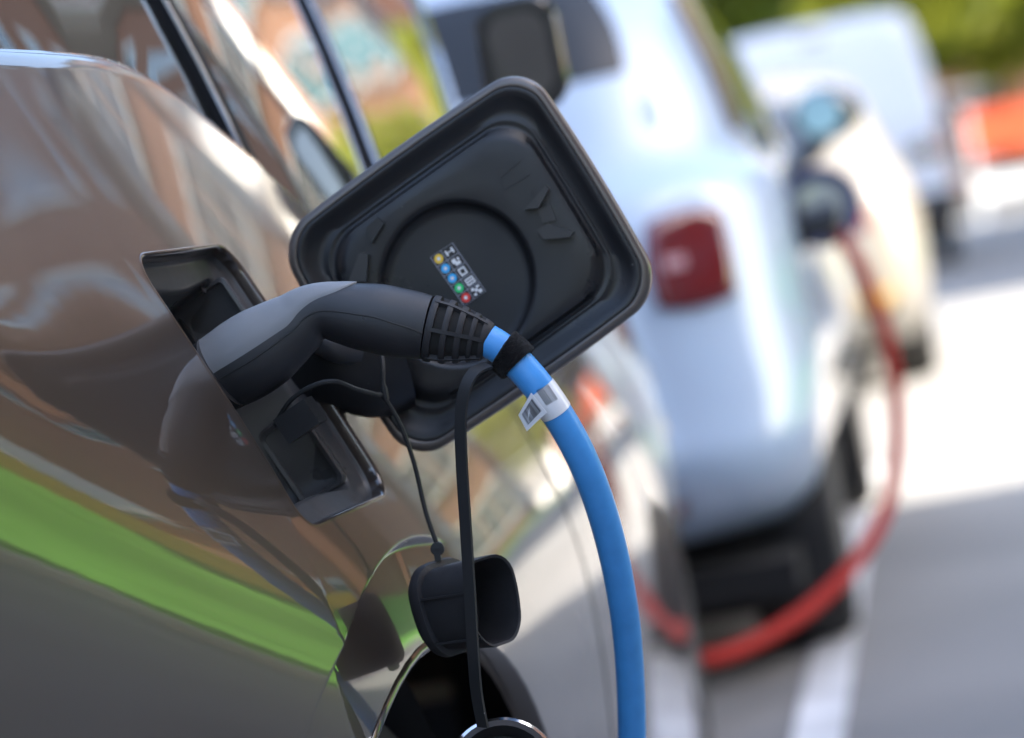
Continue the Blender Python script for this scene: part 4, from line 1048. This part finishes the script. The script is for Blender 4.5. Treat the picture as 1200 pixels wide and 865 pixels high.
names_b = ['orange roadworks barrier nearest the white van', 'orange roadworks barrier farther from the white van', 'orange roadworks barrier third from the white van', 'orange roadworks barrier fourth from the white van', 'orange roadworks barrier farthest from the white van']
for k in range(2):
    t = thing('road_barrier', names_b[k], 'barrier', (1.65 + 2.0 * k, 42.6 + .2 * k, 0), 'orange barriers across the road'); t.rotation_euler.z = R(4 - 3 * k % 5)
    link('barrier_board', bb, t); link('barrier_frame', bf, t)
def leaf_mesh(name, n, R0, seed, material, size=.22):
    rnd = random.Random(seed); V = []; Fc = []
    clumps = [(Vector((rnd.gauss(0, .42), rnd.gauss(0, .42), rnd.uniform(-.75, .8))), rnd.uniform(.22, .42)) for _ in range(34)]
    for k in range(n):
        c, cr = rnd.choice(clumps); d = Vector((rnd.gauss(0, 1), rnd.gauss(0, 1), rnd.gauss(0, .8))); d = d.normalized() * cr * rnd.uniform(.35, 1) ** .5
        p = (c + d); p = Vector((p.x * R0[0], p.y * R0[1], p.z * R0[2])); a = Vector((rnd.gauss(0, 1), rnd.gauss(0, 1), rnd.gauss(0, .6))).normalized(); b = a.orthogonal().normalized(); b = Matrix.Rotation(rnd.uniform(0, 6.28), 3, a) @ b; c2 = a.cross(b)
        s = size * rnd.uniform(.6, 1.3); i = len(V)
        V += [p + b * s, p + c2 * s * .55 + a * s * .1, p - b * s, p - c2 * s * .55 + a * s * .1]; Fc.append((i, i + 1, i + 2, i + 3))
    me = bpy.data.meshes.new(name); me.from_pydata(V, [], Fc); me.materials.append(material); return me
CROWNS = [leaf_mesh('crown', 11000, (2.7, 2.7, 3.4), 5, LEAF, .17), leaf_mesh('crown', 11000, (3.0, 3.0, 3.2), 9, LEAFY, .17)]
def trunk_mesh():
    bm = bmesh.new(); tube(bm, catmull([(0, 0, -.1), (.05, 0, 1.5), (-.05, .08, 3.2), (.1, 0, 5.5)], 4), [.22 - .014 * k for k in range(13)], 10)
    for k in range(5):
        a = k * 1.3; tube(bm, catmull([(0, 0, 2.6 + .3 * k), (math.cos(a) * .8, math.sin(a) * .8, 3.8 + .3 * k), (math.cos(a) * 1.7, math.sin(a) * 1.7, 4.9 + .3 * k)], 3), [.09, .08, .07, .06, .05, .045, .03], 7)
    me = bpy.data.meshes.new('trunk'); bmesh.ops.recalc_face_normals(bm, faces=bm.faces); bm.to_mesh(me); bm.free(); me.materials.append(BARK); me.shade_smooth(); return me
TRUNK = trunk_mesh()
TREES = [(-7.5, 57, 1.15, 0), (-3.0, 58, 1.25, 1), (.3, 56, 1.05, 1), (2.9, 57, 1.1, 1), (5.2, 56.3, .95, 1), (7.6, 57.5, .8, 1), (-1.2, 64, 1.3, 1), (2.0, 65, 1.2, 1), (-5.0, 66, 1.4, 0)]
tl_ = ['dark green tree furthest to the side of the white hatchback', 'yellow green tree hidden behind the white hatchback', 'yellow green tree rising straight behind the white van', 'yellow green tree above the orange barrier beside the van', 'yellow green tree above the farther orange barrier',
       'small yellow green tree in front of the orange brick building', 'yellow green tree in the second row behind the white van', 'yellow green tree in the second row above the orange barriers', 'tall dark green tree in the second row behind the white hatchback']
for k, (x, y, s, c) in enumerate(TREES):
    t = thing('street_tree', tl_[k], 'tree', (x, y, 0), 'trees at the end of the street'); t.scale = (s, s, s); t.rotation_euler.z = k * 1.7
    a = link('trunk', TRUNK, t); b = link('crown', CROWNS[c], t); b.location = (0, 0, 5.4)
